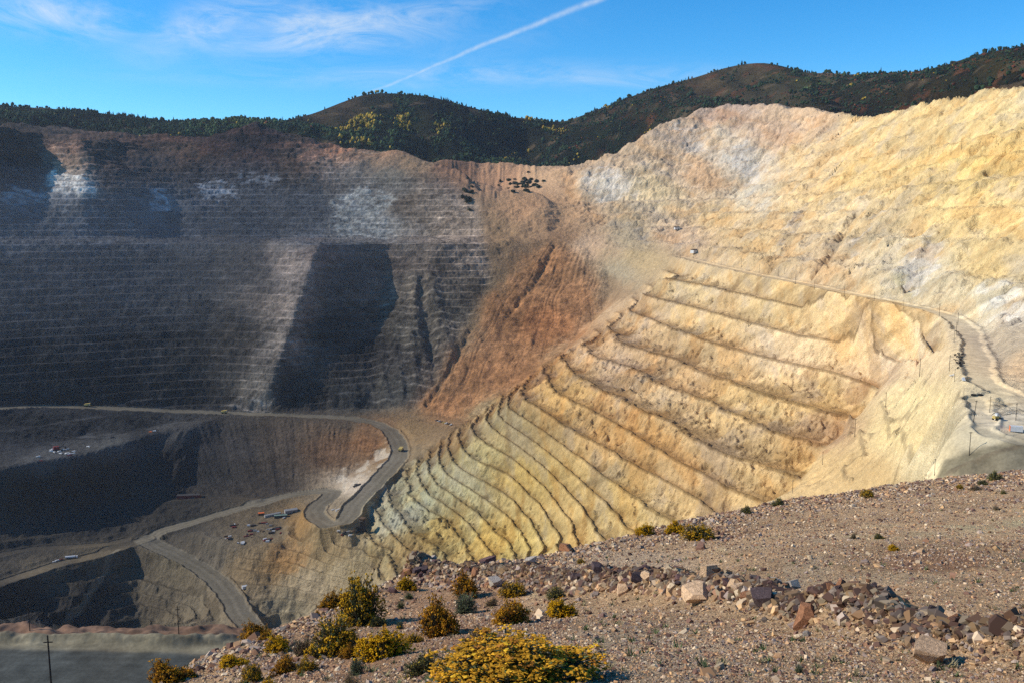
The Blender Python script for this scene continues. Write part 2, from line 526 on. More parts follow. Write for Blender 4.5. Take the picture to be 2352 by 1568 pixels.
# zones, in view coordinates
Z_LEFT = raster_mask([[(-200,200),(0,285),(90,306),(590,278),(960,360),(1100,465),(1115,560),(1130,640),(1060,760),(1000,880),(960,935),(500,946),(-200,930)]], 8)
Z_LEFT2 = raster_mask([[(-200,930),(0,945),(500,955),(330,985),(250,1006),(0,1036),(-200,1060)]], 4)
Z_SMOOTHL = raster_mask([[(280,345),(430,335),(455,345),(400,385),(300,385)], [(820,352),(960,362),(1000,395),(905,412),(800,400)]], 8)
Z_CORNER = raster_mask([[(1110,470),(1300,470),(1480,560),(1490,640),(1440,700),(1400,660),(1340,560),(1262,530),(1180,560),(1130,620)]], 12)
Z_RUP = raster_mask([[(1290,390),(1420,330),(1500,290),(1640,228),(1900,262),(2352,175),(2560,120),(2560,900),(2352,740),(2200,716),(2100,700),(1950,668),(1740,622),(1560,580),(1400,520),(1300,470)]], 8)
Z_RLO = raster_mask([[(1500,600),(1640,618),(1860,664),(2050,702),(2165,735),(2170,800),(2060,830),(2010,905),(1950,968),(1880,1040),(1830,1110),(1700,1180),(1200,1300),(860,1330),(830,1240),(838,1180),(900,1095),(1000,1018),(1100,945),(1220,860),(1440,700)]], 4)
Z_BENCHB = raster_mask([[(310,1285),(400,1290),(470,1325),(505,1360),(540,1440),(330,1460),(310,1400)], [(520,1330),(563,1256),(640,1262),(680,1190),(840,1235),(900,1320),(620,1450),(590,1440)], [(0,1352),(120,1318),(300,1268),(330,1290),(320,1460),(0,1500)]], 5)
Z_FOOTB = raster_mask([[(0,1195),(300,1150),(440,1112),(650,1125),(640,1140),(350,1225),(290,1236),(0,1270)]], 5)
Z_SLIDE = raster_mask([[(1262,540),(1330,560),(1410,640),(1390,720),(1290,820),(1080,970),(955,946),(1030,850),(1140,670)]], 10)
Z_DUMP = raster_mask([[(450,975),(600,957),(860,980),(905,1030),(860,1050),(772,1112),(650,1124),(440,1112)]], 4)
Z_GULLY = raster_mask([[(880,640),(1000,610),(1050,760),(1040,850),(960,940),(740,940),(760,880),(860,860)]], 12)
Z_RAVINE = raster_mask([[(-100,1088),(20,1078),(160,1054),(338,1003),(448,980),(440,1105),(300,1145),(-100,1200)]], 5)
Z_RSLOPE = raster_mask([[(2170,740),(2190,860),(2225,960),(2160,1040),(2140,1110),(1800,1180),(1880,1050),(1960,975),(2030,905),(2070,830)]], 6)
Z_RECESS = raster_mask([[(985,366),(1240,376),(1250,410),(1110,470)]], 5)

LEV_R = sorted(list(range(-20, 1000, 27)) + [-54, -81] + [z for z in LV if z > -460] + [-465, -477, -489, -501, -513, -525, -537, -549, -561, -573, -585, -600])
LEV_L = list(np.arange(-465, 420, 15.0))
LEV_U = list(np.arange(-120, 480, 32.0))
LEV_C = list(np.arange(-400, 400, 22.0))
LEV_F = list(np.arange(-560, -420, 6.0))
LEV_B = list(np.arange(-606, -380, 12.0))


def pit_surface(x, y, zb):
    """the base field -> benches, faces, gullies, roads. 1-D arrays. Returns z and a dict of surface masks"""
    px, py = proj(x, y, zb)
    big = fbm(x, y, 140, 3, 1)
    mid = fbm(x, y, 38, 3, 2)
    fine = fbm(x, y, 11, 3, 3)
    tiny = fbm(x, y, 4, 2, 4)
    far = sstep(1450, 1560, y)
    mL = np.clip(samp(Z_LEFT, px, py) * sstep(1380, 1500, y) * (1 - 0.9 * samp(Z_SMOOTHL, px, py)) + samp(Z_LEFT2, px, py) * far, 0, 1)
    mC = samp(Z_CORNER, px, py) * sstep(1500, 1650, y)
    mU = samp(Z_RUP, px, py)
    mR = samp(Z_RLO, px, py) * (1 - sstep(1700, 1850, y))
    mB = samp(Z_BENCHB, px, py) * (y > 700)
    mF = samp(Z_FOOTB, px, py) * (y > 900)
    mS = samp(Z_SLIDE, px, py) * sstep(1500, 1600, y)
    mD = samp(Z_DUMP, px, py) * (y > 900)
    mG = samp(Z_GULLY, px, py) * far
    mRec = samp(Z_RECESS, px, py) * sstep(2200, 2300, y)
    z = zb.copy()
    # far wall: tight, ragged 15 m benches
    nz = 1.6 * big + 1.5 * mid + 0.9 * fine + 0.4 * tiny
    kk = np.floor((zb + nz * 0.3) / 15.0)
    nz = nz + 2.2 * vn(x / 45 + kk * 11.3, y / 60 + kk * 7.7, 5)
    tL, kL, fL = terrace(zb, LEV_L, nz, 0.30, 0.05)
    rib = fbm(x + kL * 31, y * 0.4, 9, 3, 7, 0.6) * 1.5
    tL = tL + rib * np.where(fL > 0.30, np.sin(np.clip((fL - 0.30) / 0.70, 0, 1) * math.pi), 0.05)
    z = z + (tL - zb) * mL * (1 - 0.75 * mG)
    tC, kC, fC = terrace(zb, LEV_C, 6 * big + 5 * mid + 2 * fine, 0.25, 0.2)
    z = z + (tC + 1.4 * fine + 0.7 * tiny - zb) * mC * 0.55 * (1 - mS)
    # right wall, upper part: broad worn benches, draped with chutes
    run = fbm(x * 0.22, y + 0.18 * x, 20, 4, 11) - 1.1 * np.clip(0.16 - np.abs(vn(x * 0.0045 + 7, (y + 0.2 * x) / 34, 27)), 0, 1) * 10 * sstep(0.0, 0.5, fbm(x, y, 120, 2, 28))
    tU, kU, fU = terrace(zb, LEV_U, 5 * big + 3.5 * mid + 2 * fine + 2.5 * run, 0.30, 0.12, 0.0)
    z = z + (tU - zb) * mU * 0.72 + mU * (2.9 * run + 1.5 * mid + 1.5 * fine + 0.9 * tiny)
    # right wall, lower part: clean benches with windrows
    tR, kR, fR = bench_talus(zb, LEV_R, 1.4 * big + 1.7 * mid + 1.5 * fine + 0.5 * tiny, 2.9)
    ribR = fbm(x * 0.35, y, 11, 4, 13, 0.62)
    tR = tR + np.where(fR > 0.30, np.sin(np.clip((fR - 0.30) / 0.70, 0, 1) * math.pi), 0.12) * (2.9 * ribR + 1.3 * tiny + 1.2 * fine)
    z = z + (tR - zb) * mR
    tB, kB, fB = bench_talus(zb, LEV_B, 2.0 * big + 2.0 * mid + 1.2 * fine, 2.2)
    tB = tB + np.where(fB > 0.34, 1.0, 0.15) * 1.5 * fbm(x, y * 0.6, 10, 3, 14)
    mBB = mB * (1 - mR)
    z = z + (tB - zb) * mBB
    # the rockslide: a fan of runnels down from its head
    ax, ay = 230.0, 2420.0
    th = np.arctan2(x - ax, ay - y)
    rr = np.hypot(x - ax, ay - y)
    sl_n = vn(th * 14, rr / 300, 15) * 2.2 + vn(th * 60 + vn(x / 60, y / 60, 29), rr / 160, 16) * 0.9 - 1.6 * np.clip(0.2 - np.abs(vn(th * 45 + 0.8 * vn(x / 50, y / 50, 30), rr / 220, 17)), 0, 1) * 5
    z = z + mS * (sl_n + 3.5 * mid + 1.2 * fine)
    # tipped dump face under the haul road: straight runnels
    fx, fy = P3((705, 1330, -480))[:2]
    th2 = np.arctan2(x - fx, y - fy)
    r2 = np.hypot(x - fx, y - fy)
    z = z + mD * (vn(th2 * 30, r2 / 140, 18) * 1.3 + vn(th2 * 110 + 0.6 * fine, r2 / 60, 19) * 0.9 + vn(th2 * 300 + tiny, r2 / 40, 20) * 0.55 + 0.8 * mid)
    # gullied, slumped part of the far wall
    gx = x * 0.75 - 0.0015 * zb * x
    z = z + mG * (-9.0 * np.abs(vn(x / 55 + zb / 160, zb / 170, 21)) + 4.5 * vn(x / 18 + zb / 90, zb / 150, 22) + 2.0 * fine + 4)
    # gullied face in the recess under the far saddle
    z = z + mRec * (3.0 * vn(x / 12, y / 70, 23) + 1.6 * vn(x / 5, y / 50, 24))
    mV = samp(Z_RAVINE, px, py) * (y > 900)
    z = z + mV * (5.0 * fbm(x, y * 0.3, 42, 4, 25, 0.6) - 4 * np.abs(vn(x / 30, y / 110, 26)))
    tF, kF, fF = terrace(zb, LEV_F, 1.5 * big + 1.2 * mid + 0.8 * fine, 0.5, 0.1, 0.5)
    z = z + (tF + 0.8 * fine - zb) * mF * 0.9
    mW = samp(Z_RSLOPE, px, py) * (1 - mR) * (y < 900)
    z = z + mW * (2.6 * fbm((x - y) * 0.22, x + y, 16, 4, 36, 0.6) - 2.2 * np.clip(0.2 - np.abs(vn((x - y) * 0.012, (x + y) / 22, 39)), 0, 1) * 5 + 1.5 * fine + 0.4 * tiny + 1.2 * mid)
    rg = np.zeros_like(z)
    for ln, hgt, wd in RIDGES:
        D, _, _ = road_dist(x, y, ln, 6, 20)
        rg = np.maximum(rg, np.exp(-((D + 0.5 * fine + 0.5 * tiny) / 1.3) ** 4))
        z = z + hgt * np.exp(-((D + 0.7 * fine) / wd) ** 2)
    rest = 1 - np.clip(mL + mC + mU + mR + mBB + mS + mD + mG + mRec + mV + mF + mW, 0, 1)
    rest = rest * np.where((y < 300) & (x < -20), 0.06, 1.0)
    z = z + rest * (0.9 * mid + 0.8 * fine + 0.3 * tiny)
    z = z + sstep(1950, 2150, y) * sstep(0.03, 0.06, zb / y) * (5.0 * fbm(x, y, 45, 4, 38, 0.6))
    # two dark crevices and washed chutes down the upper right wall
    gl = np.zeros_like(z)
    for ln, wd, dp in CHUTES:
        D, _, T = road_dist(x, y, ln, 12, 40)
        D = D + 3.0 * fine
        c = np.exp(-(D / wd) ** 2)
        z = z - dp * c
        gl = np.maximum(gl, c)
    # roads
    rd = np.zeros_like(z)
    pave = np.zeros_like(z)
    rD = np.full(z.shape, 1e3)
    for ln, hw, berm, kind in ROADS:
        D, Z, T = road_dist(x, y, ln)
        Dn = D + 1.5 * fine + 1.0 * mid
        k = 1 - sstep(hw, hw + 14, Dn)
        z = z * (1 - k) + (Z + 0.12 * fine) * k
        z = z + berm * np.exp(-((Dn - hw - 1.5) / 1.7) ** 2) * (0.75 + 0.35 * mid)
        rD = np.minimum(rD, D)
        f = (1 - sstep(hw - 2, hw + 1.5, Dn))
        rd = np.maximum(rd, f) if kind else rd
        pave = np.maximum(pave, f)
    # windrows and spoil on the near shelf
    nearshelf = (1 - sstep(380, 420, y)) * (1 - sstep(-60, -20, x))
    for ln, hgt, wd in BERMS:
        D, _, T = road_dist(x, y, ln, 5, 30)
        z = z + nearshelf * hgt * np.exp(-((D + 0.8 * fine) / wd) ** 2) * (1 + 0.22 * fbm(x, y, 5, 3, 34))
    z = z + nearshelf * sstep(308, 314, y) * (0.9 * np.abs(fbm(x, y, 14, 3, 35)) + 0.3 * tiny)
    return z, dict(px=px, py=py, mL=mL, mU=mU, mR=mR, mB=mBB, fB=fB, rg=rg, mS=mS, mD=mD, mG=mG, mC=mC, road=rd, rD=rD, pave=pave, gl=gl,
                   big=big, mid=mid, fine=fine, fR=fR, kR=kR, fL=fL, kL=kL, fU=fU, kU=kU, run=run, tiny=tiny)


def zwall(pts):
    """drape view points over the base field along their rays"""
    out = []
    for px, py in pts:
        d = raydir(px, py)
        Y = np.linspace(230, 2900, 6000)
        X = Y * d[0] / d[1]
        Zr = Y * d[2] / d[1]
        Zf = PITF.at(X, Y)
        m = Zf >= Zr
        i = int(np.argmax(m)) if m.any() else len(Y) - 1
        out.append(('w', X[i], Y[i], Zf[i]))
    return out


CHUTES = [(zwall([(1965,490),(1935,535),(1905,590),(1868,645)]), 9, 9), (zwall([(1842,482),(1822,530),(1795,585)]), 14, 6),
          (zwall([(2020,475),(1985,520),(1955,580)]), 12, 5), (zwall([(2322,330),(2300,365),(2275,385)]), 6, 7),
          (zwall([(2150,545),(2110,600),(2090,640)]), 14, 5), (zwall([(2215,672),(2205,695),(2195,712)]), 5, 5),
          (zwall([(975,640),(965,690),(985,760),(1010,830)]), 12, 9), (zwall([(1080,760),(1035,850),(985,925)]), 7, 7),
          (zwall([(1275,560),(1262,590),(1230,650),(1170,720)]), 6, 6), (zwall([(2090,845),(2095,870)]), 5, 4)]
BERMS = [(zwall([(-150,1462),(0,1464),(175,1471),(400,1480),(640,1480)]), 2.8, 2.0), (zwall([(150,1447),(190,1449),(240,1448)]), 2.0, 3.0), (zwall([(290,1440),(440,1432),(560,1434)]), 1.8, 2.5), (zwall([(455,1450),(490,1445),(545,1450)]), 1.6, 2.5), (zwall([(-100,1434),(0,1436),(60,1445),(110,1453)]), 2.2, 3.0)]
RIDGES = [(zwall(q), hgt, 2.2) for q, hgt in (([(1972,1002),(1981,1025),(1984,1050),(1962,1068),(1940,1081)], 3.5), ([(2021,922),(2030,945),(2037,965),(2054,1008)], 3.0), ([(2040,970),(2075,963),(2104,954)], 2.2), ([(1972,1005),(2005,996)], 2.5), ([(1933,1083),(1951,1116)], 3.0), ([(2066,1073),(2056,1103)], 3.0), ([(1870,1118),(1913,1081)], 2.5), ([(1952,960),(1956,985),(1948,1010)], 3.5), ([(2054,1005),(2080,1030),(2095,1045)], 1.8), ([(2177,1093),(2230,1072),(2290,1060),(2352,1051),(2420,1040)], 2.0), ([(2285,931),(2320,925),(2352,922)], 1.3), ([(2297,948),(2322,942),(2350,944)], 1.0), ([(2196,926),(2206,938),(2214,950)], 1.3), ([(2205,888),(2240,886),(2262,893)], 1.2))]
RUPPER = [(1345,562),(1420,567),(1500,582)]
ROADS = [(HAUL, 16, 3.0, 1), (HAUL_W, 13, 2.0, 0), (SPUR_RD, 9, 1.0, 0),
         ([(1560,590,-80),(1640,610,-81),(1740,632,-82),(1860,655,-82),(1950,675,-83),(2050,695,-84),(2130,712,-85),(2180,727,-86),(2215,750,-87),(2235,790,-88),(2245,850,-89.5),(2262,880,-90),(2310,905,-91.5),(2352,930,-93),(2420,955,-95)], 8, 1.6, 0),
         (PAD, 5, 0.8, 0),
         ([(2290,905,-91),(2240,915,-93),(2245,940,-94),(2262,962,-95),(2252,985,-96.5),(2290,1005,-98),(2352,1022,-99),(2430,1036,-100)], 5, 1.3, 0)]


def polar_rows(field, aval, y0, y1, n, keep=0.16):
    """for each azimuth: rows of the mesh, packed where the slope faces the view"""
    Yd = np.geomspace(y0, y1, 2600)
    Zd = field.at(aval[:, None] * Yd[None, :], np.broadcast_to(Yd, (len(aval), len(Yd))))
    e = Zd / Yd[None, :]
    run = np.maximum.accumulate(e, axis=1)
    de = np.abs(np.diff(e, axis=1))
    vis = (e[:, 1:] >= run[:, 1:] - 1e-4)
    w = de * np.where(vis, 1.0, 0.06)
    w = w / (w.sum(1, keepdims=True) + 1e-12) + keep * np.diff(np.log(Yd))[None, :] / math.log(y1 / y0)
    c = np.cumsum(w, 1)
    c = np.concatenate([np.zeros((len(aval), 1)), c / c[:, -1:]], 1)
    k = 12
    ker = np.exp(-0.5 * (np.arange(-2 * k, 2 * k + 1) / k) ** 2)
    ker /= ker.sum()
    p = np.pad(c, ((2 * k, 2 * k), (0, 0)), mode='edge')
    cs = 0
    for i, q in enumerate(ker):
        cs = cs + q * p[i:i + len(aval)]
    t = np.linspace(0, 1, n)
    out = np.empty((len(aval), n))
    for i in range(len(aval)):
        out[i] = np.interp(t, cs[i], Yd)
    return out


def grid_mesh(name, X, Y, Z, colors=None, smooth=True):
    nx, ny = X.shape
    me = bpy.data.meshes.new(name)
    V = np.stack([X, Y, Z], -1).reshape(-1, 3).astype(np.float32)
    i, j = np.meshgrid(np.arange(nx - 1), np.arange(ny - 1), indexing='ij')
    a = (i * ny + j).ravel()
    q = np.stack([a, a + ny, a + ny + 1, a + 1], 1).astype(np.int32)
    me.vertices.add(len(V))
    me.vertices.foreach_set('co', V.ravel())
    me.loops.add(q.size)
    me.loops.foreach_set('vertex_index', q.ravel())
    me.polygons.add(len(q))
    me.polygons.foreach_set('loop_start', np.arange(0, q.size, 4, dtype=np.int32))
    me.polygons.foreach_set('use_smooth', np.full(len(q), smooth, bool))
    me.update(calc_edges=True)
    if colors is not None:
        for nm, arr in colors.items():
            at = me.color_attributes.new(nm, 'FLOAT_COLOR', 'POINT')
            c = np.ones((len(V), 4), np.float32)
            arr = arr.reshape(len(V), -1)
            c[:, :arr.shape[1]] = arr
            at.data.foreach_set('color', c.ravel())
    return me


def link(name, me, mat=None, parent=None):
    o = bpy.data.objects.new(name, me)
    if mat is not None and me is not None and hasattr(me, 'materials'):
        me.materials.clear()
        me.materials.append(mat)
    COL.objects.link(o)
    if parent is not None:
        o.parent = parent
    return o


def tag(o, label=None, cat=None, group=None, kind=None):
    if label:
        o['label'] = label
    if cat:
        o['category'] = cat
    if group:
        o['group'] = group
    if kind:
        o['kind'] = kind
    return o


def lin(c):
    c = np.asarray(c, float) / 255.0
    return np.where(c <= 0.04045, c / 12.92, ((c + 0.055) / 1.055) ** 2.4)
# ------------------------------------------------------------------ materials
def mat(name, base=(0.3, 0.3, 0.3), rough=0.95, attr=None, noise=None, bump=None, spec=0.15, metal=0.0, bump_attr=False):
    """noise = [(scale, low, high), ...] multiplies the colour; bump = [(scale, metres), ...]"""
    m = bpy.data.materials.new(name)
    m.use_nodes = True
    g = NT(m.node_tree)
    out = g.n('ShaderNodeOutputMaterial')
    p = g.n('ShaderNodeBsdfPrincipled')
    p.inputs['Roughness'].default_value = rough
    p.inputs['Specular IOR Level'].default_value = spec
    p.inputs['Metallic'].default_value = metal
    g.l(p.outputs[0], out.inputs[0])
    pos = g.n('ShaderNodeTexCoord').outputs['Object']
    if attr:
        a = g.n('ShaderNodeAttribute', attribute_name=attr)
        col = a.outputs['Color']
    else:
        r = g.n('ShaderNodeRGB')
        r.outputs[0].default_value = (*base, 1)
        col = r.outputs[0]
    for sc, lo, hi in (noise or []):
        f = g.mapr(g.noise(pos, sc, 5, 0.6), 0.3, 0.7, lo, hi)
        mx = g.n('ShaderNodeVectorMath', operation='SCALE')
        g.l(col, mx.inputs[0])
        g.l(f, mx.inputs['Scale'])
        col = mx.outputs[0]
    g.l(col, p.inputs['Base Color'])
    h = None
    for sc, am in (bump or []):
        q = g.math('MULTIPLY', g.noise(pos, sc, 6, 0.65), am)
        h = q if h is None else g.math('ADD', h, q)
    if h is not None:
        if bump_attr:
            h = g.math('MULTIPLY', h, a.outputs['Alpha'])
        b = g.n('ShaderNodeBump')
        b.inputs['Strength'].default_value = 1.0
        b.inputs['Distance'].default_value = 1.0
        g.l(h, b.inputs['Height'])
        g.l(b.outputs[0], p.inputs['Normal'])
    return m


# ------------------------------------------------------------------ rock colours of the pit, surveyed from the view (sRGB, left side's light and shade painted in)
TINT = [(0,1432,60,58,54),(60,1432,60,58,54),(130,1430,60,58,54),(200,1430,62,58,54),(260,1430,64,60,55),(320,1428,100,92,76),(380,1428,122,110,88),(440,1428,126,114,92),(510,1428,126,114,92),(580,1428,120,110,92),(640,1424,150,136,108),

 (0,300,88,77,68),(60,340,84,75,68),(200,330,118,102,90),(330,335,101,87,78),(420,345,126,99,82),(500,320,80,70,70),(590,300,78,68,68),(700,345,111,93,82),(800,350,136,107,86),(900,360,146,117,92),(960,380,146,119,92),
 (40,400,88,84,86),(140,380,161,142,120),(140,420,190,176,160),(250,400,105,92,86),(350,390,105,94,88),(450,400,88,82,82),(560,390,92,88,90),(700,380,118,97,84),(800,400,108,99,90),(900,410,114,105,92),
 (40,460,128,130,136),(150,450,160,156,154),(260,470,112,112,116),(360,460,140,140,142),(460,440,122,120,124),(580,440,112,112,116),(700,470,92,92,95),(820,470,135,132,126),(870,520,160,152,138),(950,470,118,98,76),(1040,500,130,106,80),(1090,560,132,108,82),
 (50,520,118,122,130),(200,520,112,116,124),(400,520,96,98,104),(560,520,88,90,95),(700,530,95,94,95),(800,530,125,120,112),
 (50,620,82,82,86),(200,620,78,78,82),(400,620,84,82,82),(550,600,100,92,86),(660,600,138,116,98),(720,580,128,104,90),(800,620,80,72,66),
 (50,760,70,70,73),(250,760,70,70,72),(450,760,78,75,72),(560,760,98,88,78),(650,700,142,120,100),(650,780,142,122,102),(760,760,70,63,57),(840,800,70,63,57),
 (50,900,62,62,64),(250,900,62,61,62),(450,900,72,68,64),(590,900,140,124,102),(700,900,72,66,60),(800,920,80,75,66),(900,900,92,86,74),(930,760,108,96,76),(960,650,118,102,80),(1020,700,118,104,82),(1080,650,124,104,78),(900,600,120,98,76),(1000,600,122,100,76),
 (1270,530,160,125,92),(1250,600,152,112,76),(1150,700,152,112,76),(1250,740,160,102,62),(1100,850,152,112,76),(1020,930,152,112,76),(1180,860,152,112,76),(1320,680,150,112,78),(1380,650,145,120,92),
 (1050,385,140,104,80),(1150,400,185,140,105),(1250,410,200,160,120),(1200,470,190,145,105),(1300,480,190,150,110),(1130,540,150,120,88),(1350,560,189,157,124),(1420,620,166,149,120),(1450,540,174,154,122),(1480,600,179,154,114),
 (1420,380,194,164,129),(1400,430,204,187,162),(1500,440,208,183,141),(1560,300,194,164,133),(1650,250,185,155,131),(1650,320,199,178,150),(1600,400,205,174,140),(1700,360,201,187,167),(1720,440,204,187,158),(1780,300,198,166,135),(1850,270,208,174,137),(1850,350,215,184,135),(1650,500,210,178,129),(1560,540,198,168,135),
 (2000,300,219,188,133),(2200,260,221,190,133),(2340,210,219,192,140),(2000,400,221,186,125),(2200,400,225,190,124),(2340,350,221,184,118),(1850,450,219,186,133),(2000,500,217,188,140),(2200,480,223,190,130),(2340,480,225,192,133),(1750,560,206,176,129),(1900,600,205,176,136),(2050,580,208,185,146),(2130,600,210,191,156),(2250,580,216,185,129),(2340,600,210,185,141),(2100,670,206,185,147),(2250,690,214,197,162),(2340,720,204,187,162),(2300,780,184,164,136),(2350,830,220,183,139),
 (1600,650,204,178,136),(1800,700,204,176,131),(2000,750,215,182,133),(1600,720,201,171,127),(1800,800,212,183,144),(2000,850,212,181,142),(2120,800,226,197,152),(1450,720,192,162,125),(1400,820,195,163,126),(1550,880,200,171,132),(1700,920,200,168,120),(1850,900,205,170,118),(1900,980,185,150,110),(1300,900,190,154,104),(1450,1000,186,150,104),(1600,1050,190,158,115),(1750,1060,195,165,120),(1860,1080,215,180,125),(2050,1000,226,198,142),(1980,1080,205,172,120),(2100,920,230,204,150),(2120,1060,226,204,158),
 (1150,970,160,142,104),(1200,1100,182,155,100),(1350,1130,186,158,108),(1100,1050,170,155,112),(1050,1120,168,158,120),(1000,1080,162,154,122),(960,1140,160,156,126),(900,1180,160,154,128),(1020,1220,175,158,108),(1150,1240,186,162,104),(900,1260,165,148,110),(1400,1200,192,165,115),
 (700,1200,162,126,80),(760,1260,150,128,92),(640,1290,165,130,86),(700,1330,172,152,118),(800,1320,165,146,110),(650,1400,160,146,116),(570,1280,150,128,96),(480,1260,118,108,92),(600,1210,130,114,90),(760,1160,140,124,100),(820,1120,190,172,148),
 (420,1310,128,116,92),(450,1390,132,120,98),(350,1350,110,100,82),(200,1350,66,62,56),(100,1400,62,58,54),(300,1420,80,76,68),
 (520,1030,84,78,72),(650,1040,92,80,68),(760,1040,112,86,64),(850,1020,128,92,62),(870,990,122,92,66),(480,1090,70,66,62),(620,1110,80,72,64),
 (100,1120,64,60,56),(250,1100,70,64,58),(380,1060,62,58,55),(200,1200,64,61,57),(400,1180,70,66,60),(60,1250,72,68,62),(100,1320,118,106,86),(230,1285,112,100,80),(950,985,140,114,80),(1000,1000,136,112,82),(930,1030,128,110,84),
 (250,1020,112,110,104),(100,1050,108,106,102),(400,985,104,100,94),(60,990,62,62,64),(300,960,62,61,60),
 (2250,900,212,190,150),(2300,960,205,188,158),(2260,1030,200,184,150),(2230,1070,112,102,82),(2340,1060,110,102,84),
 (100,1445,140,108,84),(300,1450,120,84,58),(450,1455,150,112,80),(560,1445,130,86,54),(100,1475,128,122,104),(350,1488,150,138,108),(530,1490,130,124,104),(100,1530,104,106,100),(400,1530,104,106,102)]
PATCH = [  # outcrops and stains with a shape of their own: polygon, colour, noise size, cut, softness
 ([(90,370),(170,380),(210,430),(180,446),(95,425)], (205,192,172), 18, -0.15),
 ([(320,440),(372,425),(380,480),(340,478)], (182,182,184), 14, -0.1), ([(425,405),(520,405),(560,450),(470,460)], (178,178,180), 12, 0.05), ([(545,400),(640,395),(660,420),(560,430)], (150,150,154), 12, 0.1),
 ([(755,450),(900,430),(895,545),(770,545)], (182,176,160), 14, 0.0), ([(0,420),(100,430),(100,460),(0,455)], (170,170,172), 16, 0.0),
 ([(1335,400),(1420,395),(1480,450),(1380,470)], (216,206,192), 16, -0.1), ([(1560,290),(1620,290),(1640,330),(1560,335)], (204,198,188), 16, 0.0), ([(1690,330),(1745,320),(1715,440),(1690,420)], (192,188,184), 14, -0.1),
 ([(1840,480),(1858,490),(1815,580),(1790,600)], (176,172,170), 14, -0.2), ([(2120,545),(2165,540),(2150,600),(2090,660),(2060,640)], (208,204,202), 14, -0.1), ([(2230,640),(2340,650),(2352,720),(2250,715)], (226,220,208), 18, 0.0),
 ([(1940,530),(1960,535),(1900,640),(1880,645)], (150,105,60), 14, -0.2), ([(1480,535),(1500,535),(1500,560),(1470,560)], (150,150,150), 12, -0.2),
 ([(1800,830),(1850,835),(1900,900),(1850,890)], (135,108,88), 20, -0.05), ([(2020,810),(2075,825),(2060,880),(2010,860)], (140,112,92), 20, -0.1), ([(1930,860),(2000,880),(1990,920),(1930,900)], (135,106,86), 20, -0.05), ([(1900,960),(1955,965),(1930,1010),(1890,1000)], (138,110,90), 18, -0.1), ([(1600,840),(1700,860),(1680,900),(1600,880)], (168,140,108), 24, 0.1),
 ([(1760,920),(1800,930),(1790,970),(1740,960)], (165,150,115), 20, -0.1), ([(2080,790),(2130,800),(2110,825),(2075,815)], (185,100,58), 16, -0.1), ([(1380,900),(1500,960),(1440,980),(1340,920)], (176,130,88), 24, 0.15), ([(1840,1000),(1905,1022),(1880,1030)], (160,80,40), 20, -0.3),
 ([(950,1010),(1010,1010),(1000,1030),(940,1030)], (150,125,92), 20, -0.2), ([(780,1110),(802,1082),(832,1072),(852,1055),(872,1038),(892,1008),(905,1045),(845,1103),(788,1130)], (188,174,152), 20, -0.2),
 ([(2050,640),(2085,610),(2105,600),(2085,660)], (150,150,112), 16, -0.1), ([(620,1260),(660,1215),(720,1260),(690,1320),(640,1290)], (196,140,80), 24, -0.2), ([(700,1300),(800,1290),(790,1360),(700,1380)], (196,178,146), 26, 0.0),
 ([(620,1220),(780,1240),(800,1290),(700,1290)], (165,140,100), 24, 0.1),
 ([(1960,590),(2000,520),(2040,470),(2052,480),(2000,560),(1972,600)], (196,190,184), 14, -0.1),
]


FLATS = [([(2147,1093),(2165,1050),(2250,1046),(2352,1040),(2450,1030),(2450,1036),(2352,1053),(2290,1062),(2230,1074),(2175,1096)], (112, 103, 82)), ([(-200,1485),(250,1494),(620,1508),(620,1700),(-200,1700)], (76, 77, 71)), ([(-200,1456),(175,1464),(620,1472),(620,1506),(250,1494),(-200,1485)], (130,121,98)),
         ([(-200,1425),(80,1440),(300,1436),(620,1430),(620,1472),(175,1464),(-200,1457)], (126, 98, 78))]


